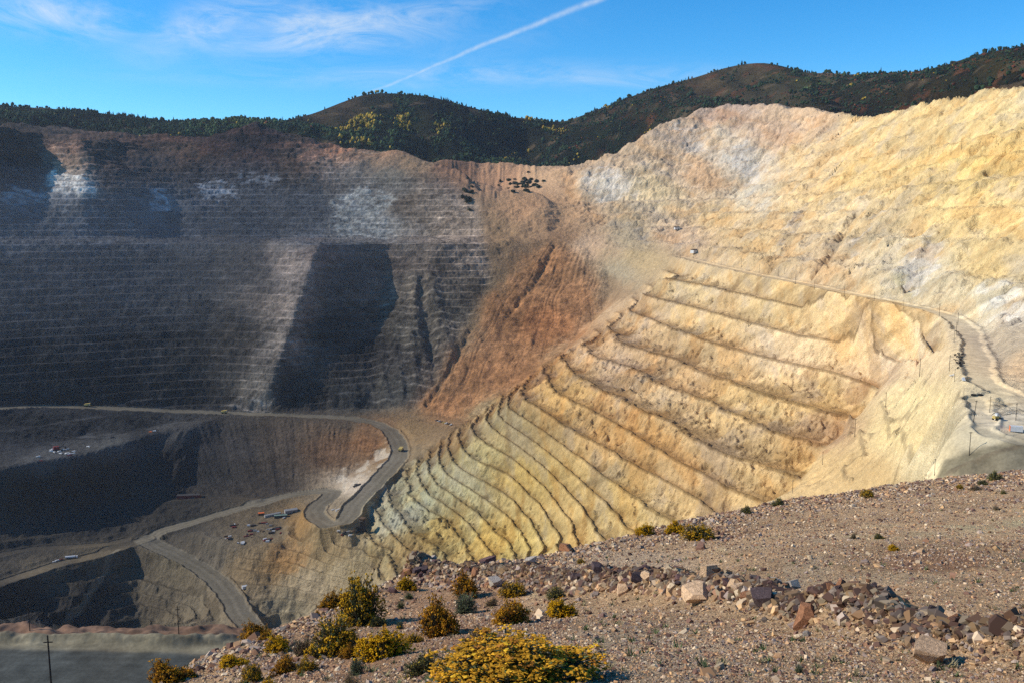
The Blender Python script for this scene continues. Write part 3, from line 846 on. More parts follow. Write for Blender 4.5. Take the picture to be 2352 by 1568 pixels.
def paint(info, x, y, z):
    """colour of every vertex of the pit, some light and shade painted in"""
    px, py = info['px'], info['py']
    T = np.array(TINT, float)
    res = 8
    w, h = (2352 + 400) // res, 1568 // res + 1
    GX, GY = np.meshgrid(np.arange(w) * res - 200.0, np.arange(h) * res * 1.0, indexing='ij')
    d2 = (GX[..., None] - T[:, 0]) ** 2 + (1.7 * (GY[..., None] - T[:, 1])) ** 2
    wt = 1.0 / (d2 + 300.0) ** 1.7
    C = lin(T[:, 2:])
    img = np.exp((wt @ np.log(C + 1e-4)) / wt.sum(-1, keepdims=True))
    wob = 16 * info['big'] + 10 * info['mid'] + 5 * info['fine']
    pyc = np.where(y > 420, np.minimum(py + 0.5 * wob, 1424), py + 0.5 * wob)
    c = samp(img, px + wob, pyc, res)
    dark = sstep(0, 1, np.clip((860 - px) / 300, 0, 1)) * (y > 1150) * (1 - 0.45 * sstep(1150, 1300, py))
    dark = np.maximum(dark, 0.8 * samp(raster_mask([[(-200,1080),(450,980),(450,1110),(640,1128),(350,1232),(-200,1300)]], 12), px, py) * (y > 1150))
    c = c * (1 - 0.42 * dark[:, None])  # left side darkened in colour to deepen its shade
    n1 = fbm(x, y + 2 * z, 60, 4, 31)
    n2 = fbm(x, y + 2 * z, 17, 4, 32)
    n3 = fbm(x, y + z, 6, 3, 33)
    for poly, rgb, sz, cut in PATCH:
        M = samp(raster_mask([poly], 9), px + 1.0 * wob, py + 0.8 * wob)
        nz = fbm(x, y + 1.5 * z, sz, 4, 40 + sz)
        k = sstep(-0.12, 0.22, nz - cut + (M - 0.6)) * sstep(0.05, 0.75, M) * np.where(px < 1000, 0.72 * (0.25 + 0.75 * (info['fL'] > 0.3)), 0.34)
        c = c * (1 - k[:, None]) + lin(rgb) * k[:, None]
    # warm and grey seams in the pale right wall
    R = np.clip(info['mU'] + info['mR'], 0, 1)[:, None]
    seam = fbm(x * 0.5 + z, y * 0.8 - z, 34, 5, 51)
    c = c * (1 + R * (0.16 * n2 + 0.13 * n1)[:, None])
    k = (sstep(0.15, 0.75, seam) * 0.42)[:, None] * R
    c = c * (1 - k) + c * np.array([0.92, 0.72, 0.50]) * k
    k = (sstep(0.2, 0.8, -seam) * 0.5)[:, None] * R
    c = c * (1 - k) + (c * 0.55 + 0.28 * c.mean(1, keepdims=True)) * k * 1.05
    dk = (sstep(0.35, 0.8, fbm(x, y - z, 45, 5, 53)) * 0.45)[:, None] * info['mR'][:, None]
    c = c * (1 - dk) + c * np.array([0.55, 0.47, 0.42]) * dk
    # benches of the lower right wall carry a browner floor, faces stay pale
    mR = info['mR'][:, None]
    low = (1 - sstep(0.34, 0.66, info['fR'] + 0.10 * n2 + 0.05 * n3))[:, None] * mR
    c = c * (1 - 0.28 * low * np.array([0.86, 1.0, 1.12]))
    c = c * (1 + 0.10 * sstep(0.72, 0.95, info['fR'])[:, None] * mR)
    wr = np.exp(-((info['fR'] - 0.05) / 0.045) ** 2)[:, None] * mR * (0.75 + 0.5 * n3[:, None]).clip(0.2, 1)
    c = c * (1 - 0.45 * wr)  # thin dark line painted for the windrow's shadow
    # random rock tone in the far wall, then light and shade painted in
    L = info['mL'][:, None]
    c = c * (1 + L * (0.30 * n2 + 0.24 * n1 + 0.24 * n3)[:, None])
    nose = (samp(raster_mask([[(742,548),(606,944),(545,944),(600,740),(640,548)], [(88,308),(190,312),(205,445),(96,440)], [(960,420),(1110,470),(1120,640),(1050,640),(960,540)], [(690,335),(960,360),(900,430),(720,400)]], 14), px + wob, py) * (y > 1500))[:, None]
    dkl = L * (0.36 - 0.62 * nose)  # sunlit faces painted lighter, the shaded wall darker
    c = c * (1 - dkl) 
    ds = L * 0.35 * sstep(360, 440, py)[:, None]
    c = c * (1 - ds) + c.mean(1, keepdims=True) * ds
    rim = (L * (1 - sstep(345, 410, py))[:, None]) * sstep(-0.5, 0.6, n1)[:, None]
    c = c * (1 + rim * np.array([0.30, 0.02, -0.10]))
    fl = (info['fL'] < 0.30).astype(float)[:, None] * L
    c = c * (1 + (0.5 + 0.35 * n2[:, None]) * fl)  # bench flats painted lighter, as if catching the sun
    sb = 0.01 * info['mU'][:, None] + 0.10 * info['mR'][:, None]
    c = c * (1 + sb) - c.mean(1, keepdims=True) * sb
    k = (sstep(0.25, 0.6, fbm(x * 0.1, y + 0.18 * x, 9, 4, 57)) * 0.22)[:, None] * info['mU'][:, None]
    c = c * (1 - k) + c * np.array([0.75, 0.62, 0.5]) * k
    sl = (samp(raster_mask([[(1262,545),(1318,575),(1368,650),(1338,740),(1270,815),(1080,975),(955,948),(1030,850),(1140,670)]], 13), px + 1.2 * wob, py + 0.6 * wob) * (y > 1500))[:, None] * 0.6
    c = c * (1 - sl) + lin((155, 108, 70)) * (1 + 0.18 * n1 + 0.10 * n2)[:, None] * sl
    S = np.clip(info['mS'] + info['mD'], 0, 1)[:, None]
    c = c * (1 + S * (0.14 * n1 + 0.16 * n2 + 0.12 * n3)[:, None])
    for poly, rgb in FLATS:
        k = (samp(raster_mask([poly], 3), px + 0.15 * wob, py + 0.1 * wob) * (y < 420))[:, None] * 0.9
        c = c * (1 - k) + lin(rgb) * (1 + 0.10 * n1 + 0.13 * fbm(x / 26, y, 2.2, 3, 37) + 0.12 * n3)[:, None] * k
    rg = info['rg'][:, None] * 0.4  # shadow lines painted along the ridges
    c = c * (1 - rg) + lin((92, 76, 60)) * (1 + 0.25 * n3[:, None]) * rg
    flb = ((info['fB'] > 0.05) & (info['fB'] < 0.45)).astype(float)[:, None] * info['mB'][:, None]
    c = c * (1 - 0.30 * flb)  # floors darkened to paint in the shading between benches
    k = info['gl'][:, None] * info['mU'][:, None] * 0.5
    c = c * (1 - k) + c * np.array([0.7, 0.68, 0.7]) * k
    c = c * (1 + (0.10 * n3 + 0.05 * info['tiny'])[:, None])
    rd = info['road'][:, None] * 0.85
    c = c * (1 - rd) + lin((112, 104, 88)) * (1 + 0.12 * n1 + 0.08 * n2 - 0.16 * np.exp(-((np.abs(info['rD'] - 5.5) + 0.8 * info['fine']) / 2.2) ** 2) + 0.12 * np.exp(-(info['rD'] / 2) ** 2))[:, None] * rd
    pv = (info['pave'] - info['road']).clip(0, 1)[:, None] * 0.4
    c = c * (1 - pv) + c * np.array([1.12, 1.08, 1.0]) * pv
    # the diagonal track on the dark lower slope
    D, _, _ = road_dist(x, y, zwall([(272,1268),(250,1293),(225,1333),(200,1368),(170,1408),(145,1438)]), 8, 30)
    k = ((1 - sstep(2.0, 4.5, D)) * 0.7)[:, None]
    c = c * (1 - k) + lin((130, 120, 100)) * k
    calm = np.clip(1 - 0.85 * np.maximum(info['pave'], (y < 420) * 1.12), 0.04, 1)
    return np.concatenate([np.clip(c, 0.012, 0.82), calm[:, None]], 1)


def build_pit():
    NA, NR = int(1400 * QUAL), int(1200 * QUAL)
    av = np.concatenate([np.linspace(-1.35, -0.66, int(70 * QUAL), endpoint=False), np.linspace(-0.66, 0.66, NA), np.linspace(0.66, 0.95, int(40 * QUAL))[1:]])
    R = polar_rows(PITF, av, 185, 2950, NR)
    X, Y = av[:, None] * R, R
    zb = PITF.at(X, Y)
    x, y = X.ravel(), Y.ravel()
    z, info = pit_surface(x, y, zb.ravel())
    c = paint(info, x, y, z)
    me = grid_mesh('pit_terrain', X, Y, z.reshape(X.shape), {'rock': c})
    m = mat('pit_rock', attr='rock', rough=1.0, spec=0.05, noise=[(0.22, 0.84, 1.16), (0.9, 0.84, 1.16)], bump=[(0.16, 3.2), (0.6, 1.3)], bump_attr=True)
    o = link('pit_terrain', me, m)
    tag(o, kind='structure')
    return o


PIT = build_pit()
# ------------------------------------------------------------------ the mountains behind the rim and their woods
M_BASE = [(-500,300,2480),(0,300,2520),(150,330,2640),(420,345,2700),(590,335,2720),(850,365,2680),(1000,388,2740),(1250,412,2680),(1420,365,2600),(1560,300,2600),(1640,265,2600),(1830,275,2420),(1960,292,2180),(2120,262,1780),(2352,215,1430),(2700,120,1250)]
M_MID = [(-500,262,2750),(0,265,2750),(150,290,2850),(420,305,2880),(590,300,2900),(700,310,2900),(880,285,2980),(1000,305,2980),(1130,345,3000),(1250,360,3050),(1330,345,3050),(1420,310,2950),(1560,255,2950),(1740,215,2900),(1880,235,2700),(2000,225,2450),(2180,205,2150),(2352,165,1900),(2700,90,1700)]
M_TOP = [(-500,225,3000),(0,238,3000),(60,245,3020),(150,249,3050),(250,258,3080),(350,274,3100),(420,279,3120),(480,277,3120),(550,270,3120),(600,276,3150),(662,276,3250),(740,250,3320),(800,225,3370),(850,211,3400),(885,208,3400),(960,213,3350),(1000,221,3300),(1060,236,3280),(1130,254,3300),(1200,267,3400),(1290,281,3500),(1350,259,3480),(1430,229,3450),(1500,199,3420),(1560,184,3400),(1620,166,3380),(1680,146,3350),(1740,138,3300),(1780,143,3280),(1830,160,3220),(1870,166,3150),(1900,162,3100),(1930,171,3050),(2000,166,2950),(2100,164,2800),(2180,146,2650),(2250,121,2550),(2352,105,2400),(2700,60,2200)]


def resample(line, xs):
    a = np.array(line, float)
    return [(x, np.interp(x, a[:, 0], a[:, 1]), np.interp(x, a[:, 0], a[:, 2])) for x in xs]


def build_hill_field():
    F = Field(-2400, 2200, 1200, 4400, 12.0)
    xs = np.linspace(-500, 2700, 90)
    rows = [resample(r, xs) for r in (M_BASE, M_MID, M_TOP)]
    F.add(loft(rows, 9.0))
    back = [('w', *(P3(p) + np.array([0, 450, -160]))) for p in rows[2]]
    F.add(polyline(back, 9.0))
    front = [('w', *(P3(p) + np.array([0, -60, -40]))) for p in rows[0]]
    F.add(polyline(front, 9.0))
    return F.solve(1.6)


HILLF = build_hill_field()
HILL_TINT = [(0,270,44,42,34),(150,280,40,44,32),(300,300,40,42,32),(450,300,42,46,32),(600,285,44,48,32),(760,280,66,62,42),(740,265,92,74,56),(800,240,96,78,60),(850,225,64,58,44),(930,230,50,50,38),(930,270,60,62,42),(850,310,44,52,34),(1000,260,44,44,36),(1050,300,38,44,32),(1150,290,48,50,38),(1150,330,40,46,32),(1280,310,56,54,40),(1250,370,38,42,32),(1350,290,66,62,46),(1400,320,46,50,36),(1480,230,78,68,52),(1560,220,74,66,50),(1620,190,112,90,66),(1700,170,98,84,62),(1740,150,122,98,74),(1780,170,84,78,54),(1800,210,92,80,62),(1700,210,88,76,60),(1600,240,66,62,48),(1850,190,84,82,54),(1900,168,150,120,92),(1950,200,60,58,42),(2050,190,62,58,40),(2100,220,68,58,42),(2200,170,58,54,38),(2250,150,92,76,46),(2300,150,84,72,42),(2340,130,54,52,38),(2300,200,52,48,36),(1950,250,54,48,38)]


def hill_shape(x, y, z):
    spur = np.abs(fbm(x + 0.25 * y, y * 0.45, 330, 4, 61, 0.5))
    d = -70 * (spur - 0.35) + 7 * fbm(x, y, 90, 4, 62) + 2.2 * fbm(x, y, 22, 3, 63)
    px, py = proj(x, y, z)
    xs = np.array(M_TOP)[:, 0]
    top = np.interp(px, xs, np.array(M_TOP)[:, 1])
    k = sstep(2, 45, np.abs(py - top)) * 0.92 + 0.08
    return z + d * k


_mb = np.array([P3(p) for p in M_BASE])


def hill_base(x, y):
    """the foot dives under the pit's rim"""
    by = np.interp(x / y, _mb[:, 0] / _mb[:, 1], _mb[:, 1])
    return HILLF.at(x, y) - 1.5 * np.maximum(by - 50 - y, 0)


def build_hills():
    na, nr = int(900 * QUAL), int(300 * QUAL)
    av = np.linspace(-0.80, 0.80, na)
    R = polar_rows(HILLF, av, 1250, 4300, nr, 0.5)
    X, Y = av[:, None] * R, R
    zb = hill_base(X, Y)
    Z = hill_shape(X, Y, zb)
    px, py = proj(X, Y, zb)
    T = np.array(HILL_TINT, float)
    d2 = (px[..., None] + 10 * fbm(X, Y, 60, 3, 64)[..., None] - T[:, 0]) ** 2 + (2.0 * (py[..., None] - T[:, 1])) ** 2
    wt = 1.0 / (d2 + 60.0) ** 1.6
    c = np.array([0.40, 0.43, 0.40]) * np.exp((wt @ np.log(lin(T[:, 2:]))) / wt.sum(-1, keepdims=True))
    n = fbm(X, Y, 50, 5, 65)[..., None]
    c = c * (1 + 0.32 * n)
    red = sstep(0.35, 0.8, fbm(X, Y, 38, 4, 66))[..., None] * sstep(1300, 1500, px)[..., None] * 0.45
    c = c * (1 - red) + lin((104, 62, 40)) * red
    bare = sstep(0.45, 0.9, fbm(X * 0.5, Y, 44, 4, 67))[..., None] * 0.4
    c = c * (1 - bare) + lin((118, 98, 76)) * bare
    me = grid_mesh('mountains', X, Y, Z, {'rock': np.clip(c, 0.008, 0.4)})
    m = mat('mountain_scrub', attr='rock', rough=1.0, spec=0.03, noise=[(0.06, 0.75, 1.25), (0.25, 0.65, 1.35)], bump=[(0.05, 5.0), (0.2, 2.2)])
    return tag(link('mountains', me, m), kind='structure')


HILLS = build_hills()


def ico(sub=1):
    bm = bmesh.new()
    bmesh.ops.create_icosphere(bm, subdivisions=sub, radius=1)
    v = np.array([q.co[:] for q in bm.verts])
    f = np.array([[q.index for q in p.verts] for p in bm.faces])
    bm.free()
    return v, f


def soup(name, V, Fc, cols, attr='tint', smooth=False):
    """V (n,k,3) copies of one small shape, faces (m,3) of the shape, one colour a copy -> one mesh"""
    n, k, _ = V.shape
    F = (Fc[None] + (np.arange(n) * k)[:, None, None]).reshape(-1, Fc.shape[1]).astype(np.int32)
    me = bpy.data.meshes.new(name)
    me.vertices.add(n * k)
    me.vertices.foreach_set('co', V.reshape(-1).astype(np.float32))
    me.loops.add(F.size)
    me.loops.foreach_set('vertex_index', F.ravel())
    me.polygons.add(len(F))
    me.polygons.foreach_set('loop_start', np.arange(0, F.size, Fc.shape[1], dtype=np.int32))
    me.polygons.foreach_set('use_smooth', np.full(len(F), smooth, bool))
    me.update(calc_edges=True)
    if cols is not None:
        at = me.color_attributes.new(attr, 'FLOAT_COLOR', 'POINT')
        c = np.ones((n, k, 4), np.float32)
        c[..., :3] = cols[:, None, :] if cols.ndim == 2 else cols
        at.data.foreach_set('color', c.ravel())
    return me


def spots(shapes, px, py, n1):
    """how far a view point belongs to a list of soft ellipses"""
    k = np.zeros(px.shape)
    for x, y, rx, ry in shapes:
        k = np.maximum(k, 1 - sstep(0.5, 1.15, np.hypot((px - x) / rx, (py - y) / ry) + 0.35 * n1))
    return k


def build_woods():
    rs = np.random.RandomState(5)
    n = int(330000)
    a = rs.uniform(-0.62, 0.62, n)
    Y = rs.uniform(1450, 3520, n)
    X = a * Y
    zb = hill_base(X, Y)
    px, py = proj(X, Y, zb)
    top = np.interp(px, np.array(M_TOP)[:, 0], np.array(M_TOP)[:, 1])
    b = np.interp(px, np.array(M_BASE)[:, 0], np.array(M_BASE)[:, 1])
    n1 = fbm(X, Y, 130, 4, 71)
    n2 = fbm(X, Y, 34, 3, 72)
    dens = np.full(n, 0.16)
    forest = [(150,280,230,32),(420,310,180,38),(600,300,130,28),(330,300,150,30),(870,310,170,50),(1050,300,120,45),(930,260,36,36),(1150,310,70,40),(1090,350,130,26),(1260,360,120,32),(1230,290,50,18),(700,310,60,25),(1130,265,60,16)]
    dens = np.maximum(dens, 0.95 * spots(forest, px, py, n1))
    shrub = [(1400,320,140,50),(1520,240,90,40),(1490,200,40,16),(1870,185,60,20),(2050,200,160,35),(2250,170,120,50),(1700,225,80,18),(1980,235,120,28),(1640,205,40,22),(2340,140,60,40)]
    dens = np.maximum(dens, 0.5 * spots(shrub, px, py, n1))
    bare = [(800,240,60,26),(740,262,70,20),(1740,160,80,24),(1640,190,80,18),(1800,200,50,20),(1620,175,60,10)]
    dens = dens * (1 - 0.92 * spots(bare, px, py, 0.5 * n1))
    dens = dens * sstep(-0.75, 0.15, n2 + 0.5 * fbm(X, Y, 75, 2, 73))
    keep = (rs.rand(n) < dens * (0.85 + 0.4 * n2)) & (py > top - 4) & (py < b + 25)
    far = np.clip(Y / 2900, 0.6, 1.3)
    keep &= rs.rand(n) < far ** 2 * 0.62
    X, Y, px, py, n1, n2 = X[keep], Y[keep], px[keep], py[keep], n1[keep], n2[keep]
    zb = hill_base(X, Y)
    Z = hill_shape(X, Y, zb)
    n = len(X)
    bushy = spots(shrub, px, py, n1)
    h = np.clip(rs.lognormal(2.0, 0.35, n), 3.5, 15) * (1 - 0.5 * bushy)
    w = h * rs.uniform(0.32, 0.55, n) * (1 + 0.4 * bushy)
    aspen = spots([(925,278,20,22),(840,275,46,18),(745,285,30,12),(790,290,40,12),(1210,272,30,10),(1180,335,40,26),(1290,320,20,10),(1270,300,30,12),(1490,290,18,10),(870,215,16,5),(1010,300,26,14),(170,300,12,5),(830,330,40,8),(1390,245,20,12)], px, py, n1 * 1.2)
    conif = spots([(880,250,30,30),(1000,240,40,16),(960,320,60,40),(250,275,160,20),(1180,320,60,50),(1090,290,80,30),(1490,200,40,16)], px, py, n1)
    pale = spots([(560,285,110,14),(880,310,40,25),(470,300,60,16),(1150,360,60,14),(990,300,60,25),(760,300,70,20),(1640,225,60,16),(1850,200,40,20)], px, py, n1)
    g1, g2, g3 = np.array([0.020, 0.034, 0.018]), np.array([0.034, 0.058, 0.024]), np.array([0.010, 0.017, 0.012])
    u = rs.rand(n, 1)
    c = g1 * (1 - u) + g2 * u
    isc = rs.rand(n) < (0.18 + 0.7 * conif) * (1 - bushy)
    c[isc] = g3 * rs.uniform(0.8, 1.6, (isc.sum(), 1))
    isp = (rs.rand(n) < 0.7 * pale) & ~isc
    c[isp] = np.array([0.062, 0.092, 0.032]) * rs.uniform(0.7, 1.3, (isp.sum(), 1))
    isa = (rs.rand(n) < 0.9 * aspen + 0.012) & ~isc
    c[isa] = np.array([0.42, 0.27, 0.035]) * rs.uniform(0.5, 1.15, (isa.sum(), 1))
    isr = (rs.rand(n) < 0.10 * bushy + 0.01) & ~isc & ~isa
    c[isr] = np.array([0.14, 0.045, 0.022]) * rs.uniform(0.6, 1.2, (isr.sum(), 1))
    iv, fi = ico(1)
    # a few dark clumps of scrub that survive on the broken ground below the far saddle
    q = 70
    sx, sy = rs.normal(1195, 22, q), rs.normal(425, 9, q)
    sx[:22], sy[:22] = rs.normal(1075, 8, 22), rs.normal(442, 14, 22)
    pts = np.array([w_[1:] for w_ in zwall(list(zip(sx, sy)))])
    X, Y, Z = np.concatenate([X, pts[:, 0]]), np.concatenate([Y, pts[:, 1]]), np.concatenate([Z, pts[:, 2] - 1])
    h, w = np.concatenate([h, rs.uniform(5, 10, q)]), np.concatenate([w, rs.uniform(4, 7, q)])
    c = np.concatenate([c, np.array([0.018, 0.022, 0.013]) * rs.uniform(0.7, 1.5, (q, 1))])
    isc = np.concatenate([isc, np.zeros(q, bool)])
    n = n + q
    V = np.repeat(iv[None], n, 0).astype(np.float32)
    V *= 1 + 0.28 * rs.randn(n, len(iv), 1).astype(np.float32) * 0.8
    up = (V[..., 2] + 1) / 2
    taper = np.where(isc[:, None], np.clip(1.25 - 1.15 * up, 0.06, 1), 1.0)
    w = np.where(isc, w * 0.62, w)
    h = np.where(isc, h * 1.25, h)
    V[..., 0] *= w[:, None] * taper
    V[..., 1] *= w[:, None] * taper
    V[..., 2] = up * h[:, None] - 0.6
    V += np.stack([X, Y, Z], -1)[:, None, :]
    me = soup('distant_woods', V, fi, c)
    m = mat('wood_leaves', attr='tint', rough=0.9, spec=0.1, noise=[(0.5, 0.7, 1.3)])
    o = link('distant_woods', me, m)
    return tag(o, 'dark green, yellow and rust autumn woods covering the mountains behind the pit rim', 'woods', kind='stuff')


WOODS = build_woods()
# ------------------------------------------------------------------ the viewer's stony hilltop
CREST = [(200,1640,13),(390,1568,15.5),(450,1528,17),(550,1474,19),(640,1440,21),(720,1410,22),(800,1378,24),(880,1332,27),(930,1312,28),(980,1303,29),(1100,1292,30),(1250,1277,33),(1400,1236,37),(1500,1212,40),(1600,1190,43),(1700,1166,45),(1800,1146,48),(1950,1127,52),(2030,1113,54),(2100,1105,56),(2200,1087,59),(2352,1079,62),(2500,1072,66),(2800,1060,74)]
G_ROWS = [[(-250,2000,3.2),(390,1900,3.4),(1180,1850,3.4),(1800,1850,3.4),(2352,1850,3.6),(2900,1850,4.0)],
          [(-50,1800,8),(450,1690,8.2),(1180,1568,7.0),(1800,1568,7.4),(2352,1568,8.0),(2900,1568,9.0)],
          [(150,1680,11.5),(600,1530,14.6),(1050,1400,21),(1750,1400,14),(2352,1400,13.0),(2900,1400,14)],
          [(240,1625,13.6),(760,1415,21.7),(1150,1330,27),(1800,1250,28),(2352,1230,26),(2900,1240,28)]]
BERM = [(960,1322),(1060,1338),(1180,1340),(1280,1345),(1378,1353),(1481,1356),(1610,1372),(1709,1392),(1792,1413),(1854,1430),(1916,1444),(1999,1460),(2061,1477),(2123,1498),(2185,1514),(2268,1527),(2330,1538),(2420,1562),(2560,1600)]


def build_ground_field():
    F = Field(-70, 120, -6, 215, 0.5)
    F.add(loft(G_ROWS, 0.3))
    cr = [P3(p) for p in CREST]
    F.add(polyline(CREST, 0.25), 3)
    F.add(loft([[('w', *P3(p)) for p in G_ROWS[3]], [('w', *cr[i]) for i in (0, 5, 11, 16, 21, 23)]], 0.3), 0.3)
    out = [np.array([p[0] / np.hypot(*p[:2]), p[1] / np.hypot(*p[:2])]) for p in cr]
    lines = [[('w', *(p + np.array([d[0] * s, d[1] * s, -q]))) for p, d in zip(cr, out)] for s, q in ((2.5, 1.5), (8, 6.2), (30, 23), (60, 46))]
    for ln in lines:
        F.add(polyline(ln, 0.3))
    F.add(polyline([('w', -70, 214, -125), ('w', 0, 214, -130), ('w', 60, 214, -120), ('w', 119, 214, -110)], 0.4))
    F.add(polyline([('w', -3, -5, -1.6), ('w', 3, -5, -1.6)], 0.3))
    F.add(polyline([('w', -1, 0, -1.75), ('w', 1, 0, -1.75)], 0.3))
    return F.solve(1.0, 160)


GF = build_ground_field()


def ground_drape(px, py):
    d = raydir(px, py)
    Y = np.linspace(2.5, 110, 5000)
    X, Zr = Y * d[0] / d[1], Y * d[2] / d[1]
    m = GF.at(X, Y) >= Zr
    if not m.any():
        return None
    i = int(np.argmax(m))
    return np.array([X[i], Y[i], float(GF.at(X[i], Y[i]))])


BERM3 = [('w', *ground_drape(a, b)) for a, b in BERM]


def ground_z(x, y):
    x, y = np.asarray(x, float).ravel(), np.asarray(y, float).ravel()
    z = GF.at(x, y)
    r = np.hypot(x, y)
    z = z + 0.10 * fbm(x, y, 7, 3, 81) * sstep(3, 9, r) + 0.035 * fbm(x, y, 1.4, 3, 82) + 0.012 * fbm(x, y, 0.35, 2, 83)
    D, Z, T = road_dist(x, y, BERM3, 0.6, 3.0)
    w = 0.48 + 0.10 * fbm(x, y, 2.0, 2, 84)
    z = z + (0.48 + 0.2 * fbm(x, y, 0.9, 2, 85)) * np.exp(-(D / w) ** 2)
    return z


def build_ground():
    na, nr = int(800 * QUAL), int(620 * QUAL)
    av = np.linspace(-1.0, 0.95, na)
    R = polar_rows(GF, av, 2.0, 213, nr, 0.25)
    X, Y = av[:, None] * R, R
    Z = ground_z(X, Y).reshape(X.shape)
    px, py = proj(X, Y, Z)
    n1, n2 = fbm(X, Y, 9, 4, 86)[..., None], fbm(X, Y, 2.2, 4, 87)[..., None]
    base = lin((194, 158, 118))
    c = np.broadcast_to(base, X.shape + (3,)) * (1 + 0.16 * n1 + 0.16 * n2)
    red = (spots([(1010,1420,230,110),(760,1500,240,90),(1100,1380,140,40),(2140,1290,110,25),(2330,1090,60,14),(1240,1440,90,40)], px, py, n1[..., 0]) * 0.6)[..., None]
    c = c * (1 - red) + lin((160, 114, 84)) * (1 + 0.15 * n2) * red
    grey = (spots([(1500,1500,330,100),(1100,1300,170,26),(600,1490,180,40),(1450,1290,200,40)], px, py, n1[..., 0]) * 0.6)[..., None]
    c = c * (1 - grey) + lin((188, 164, 134)) * (1 + 0.15 * n2) * grey
    pale = (spots([(1850,1310,60,60),(2050,1330,180,16),(1900,1240,60,10),(1480,1470,200,20)], px, py, n1[..., 0]) * 0.4)[..., None]
    c = c * (1 - pale) + lin((192, 170, 136)) * pale
    me = grid_mesh('stony_ground', X, Y, Z, {'rock': np.clip(c, 0.02, 0.6)})
    m = mat('stony_soil', attr='rock', rough=1.0, spec=0.05, noise=[(1.3, 0.8, 1.2), (9, 0.62, 1.38), (34, 0.65, 1.35)], bump=[(7, 0.16), (26, 0.08)])
    return tag(link('stony_ground', me, m), kind='structure')


GROUND = build_ground()


def rock_shape(seed, flat=0.75, cuts=9):
    """an angular broken stone: a ball cut by random planes"""
    rs = np.random.RandomState(seed)
    bm = bmesh.new()
    bmesh.ops.create_cube(bm, size=2.0)
    for v in bm.verts:
        v.co *= rs.uniform(0.75, 1.1)
    for _ in range(cuts):
        n = Vector(rs.randn(3)).normalized()
        d = rs.uniform(0.55, 0.92)
        geom = bm.verts[:] + bm.edges[:] + bm.faces[:]
        r = bmesh.ops.bisect_plane(bm, geom=geom, plane_co=n * d, plane_no=n, clear_outer=True)
        ed = [e for e in r['geom_cut'] if isinstance(e, bmesh.types.BMEdge)]
        if ed:
            bmesh.ops.contextual_create(bm, geom=ed)
    bmesh.ops.triangulate(bm, faces=bm.faces[:])
    for v in bm.verts:
        v.co.z *= flat
        v.co.x *= rs.uniform(0.98, 1.02)
    v = np.array([q.co[:] for q in bm.verts])
    f = np.array([[q.index for q in p.verts] for p in bm.faces])
    bm.free()
    return v, f


STONE_COL = [lin(c) for c in ((198, 176, 152), (178, 148, 120), (150, 116, 96), (212, 192, 166), (128, 100, 90), (170, 154, 144), (188, 150, 116), (112, 88, 82), (198, 164, 126), (150, 134, 128))]


def rotmat(rs, n):
    q = rs.randn(n, 4)
    q /= np.linalg.norm(q, axis=1, keepdims=True)
    a, b, c, d = q.T
    return np.stack([np.stack([1 - 2 * (c * c + d * d), 2 * (b * c - a * d), 2 * (b * d + a * c)], -1),
                     np.stack([2 * (b * c + a * d), 1 - 2 * (b * b + d * d), 2 * (c * d - a * b)], -1),
                     np.stack([2 * (b * d - a * c), 2 * (c * d + a * b), 1 - 2 * (b * b + c * c)], -1)], 1)


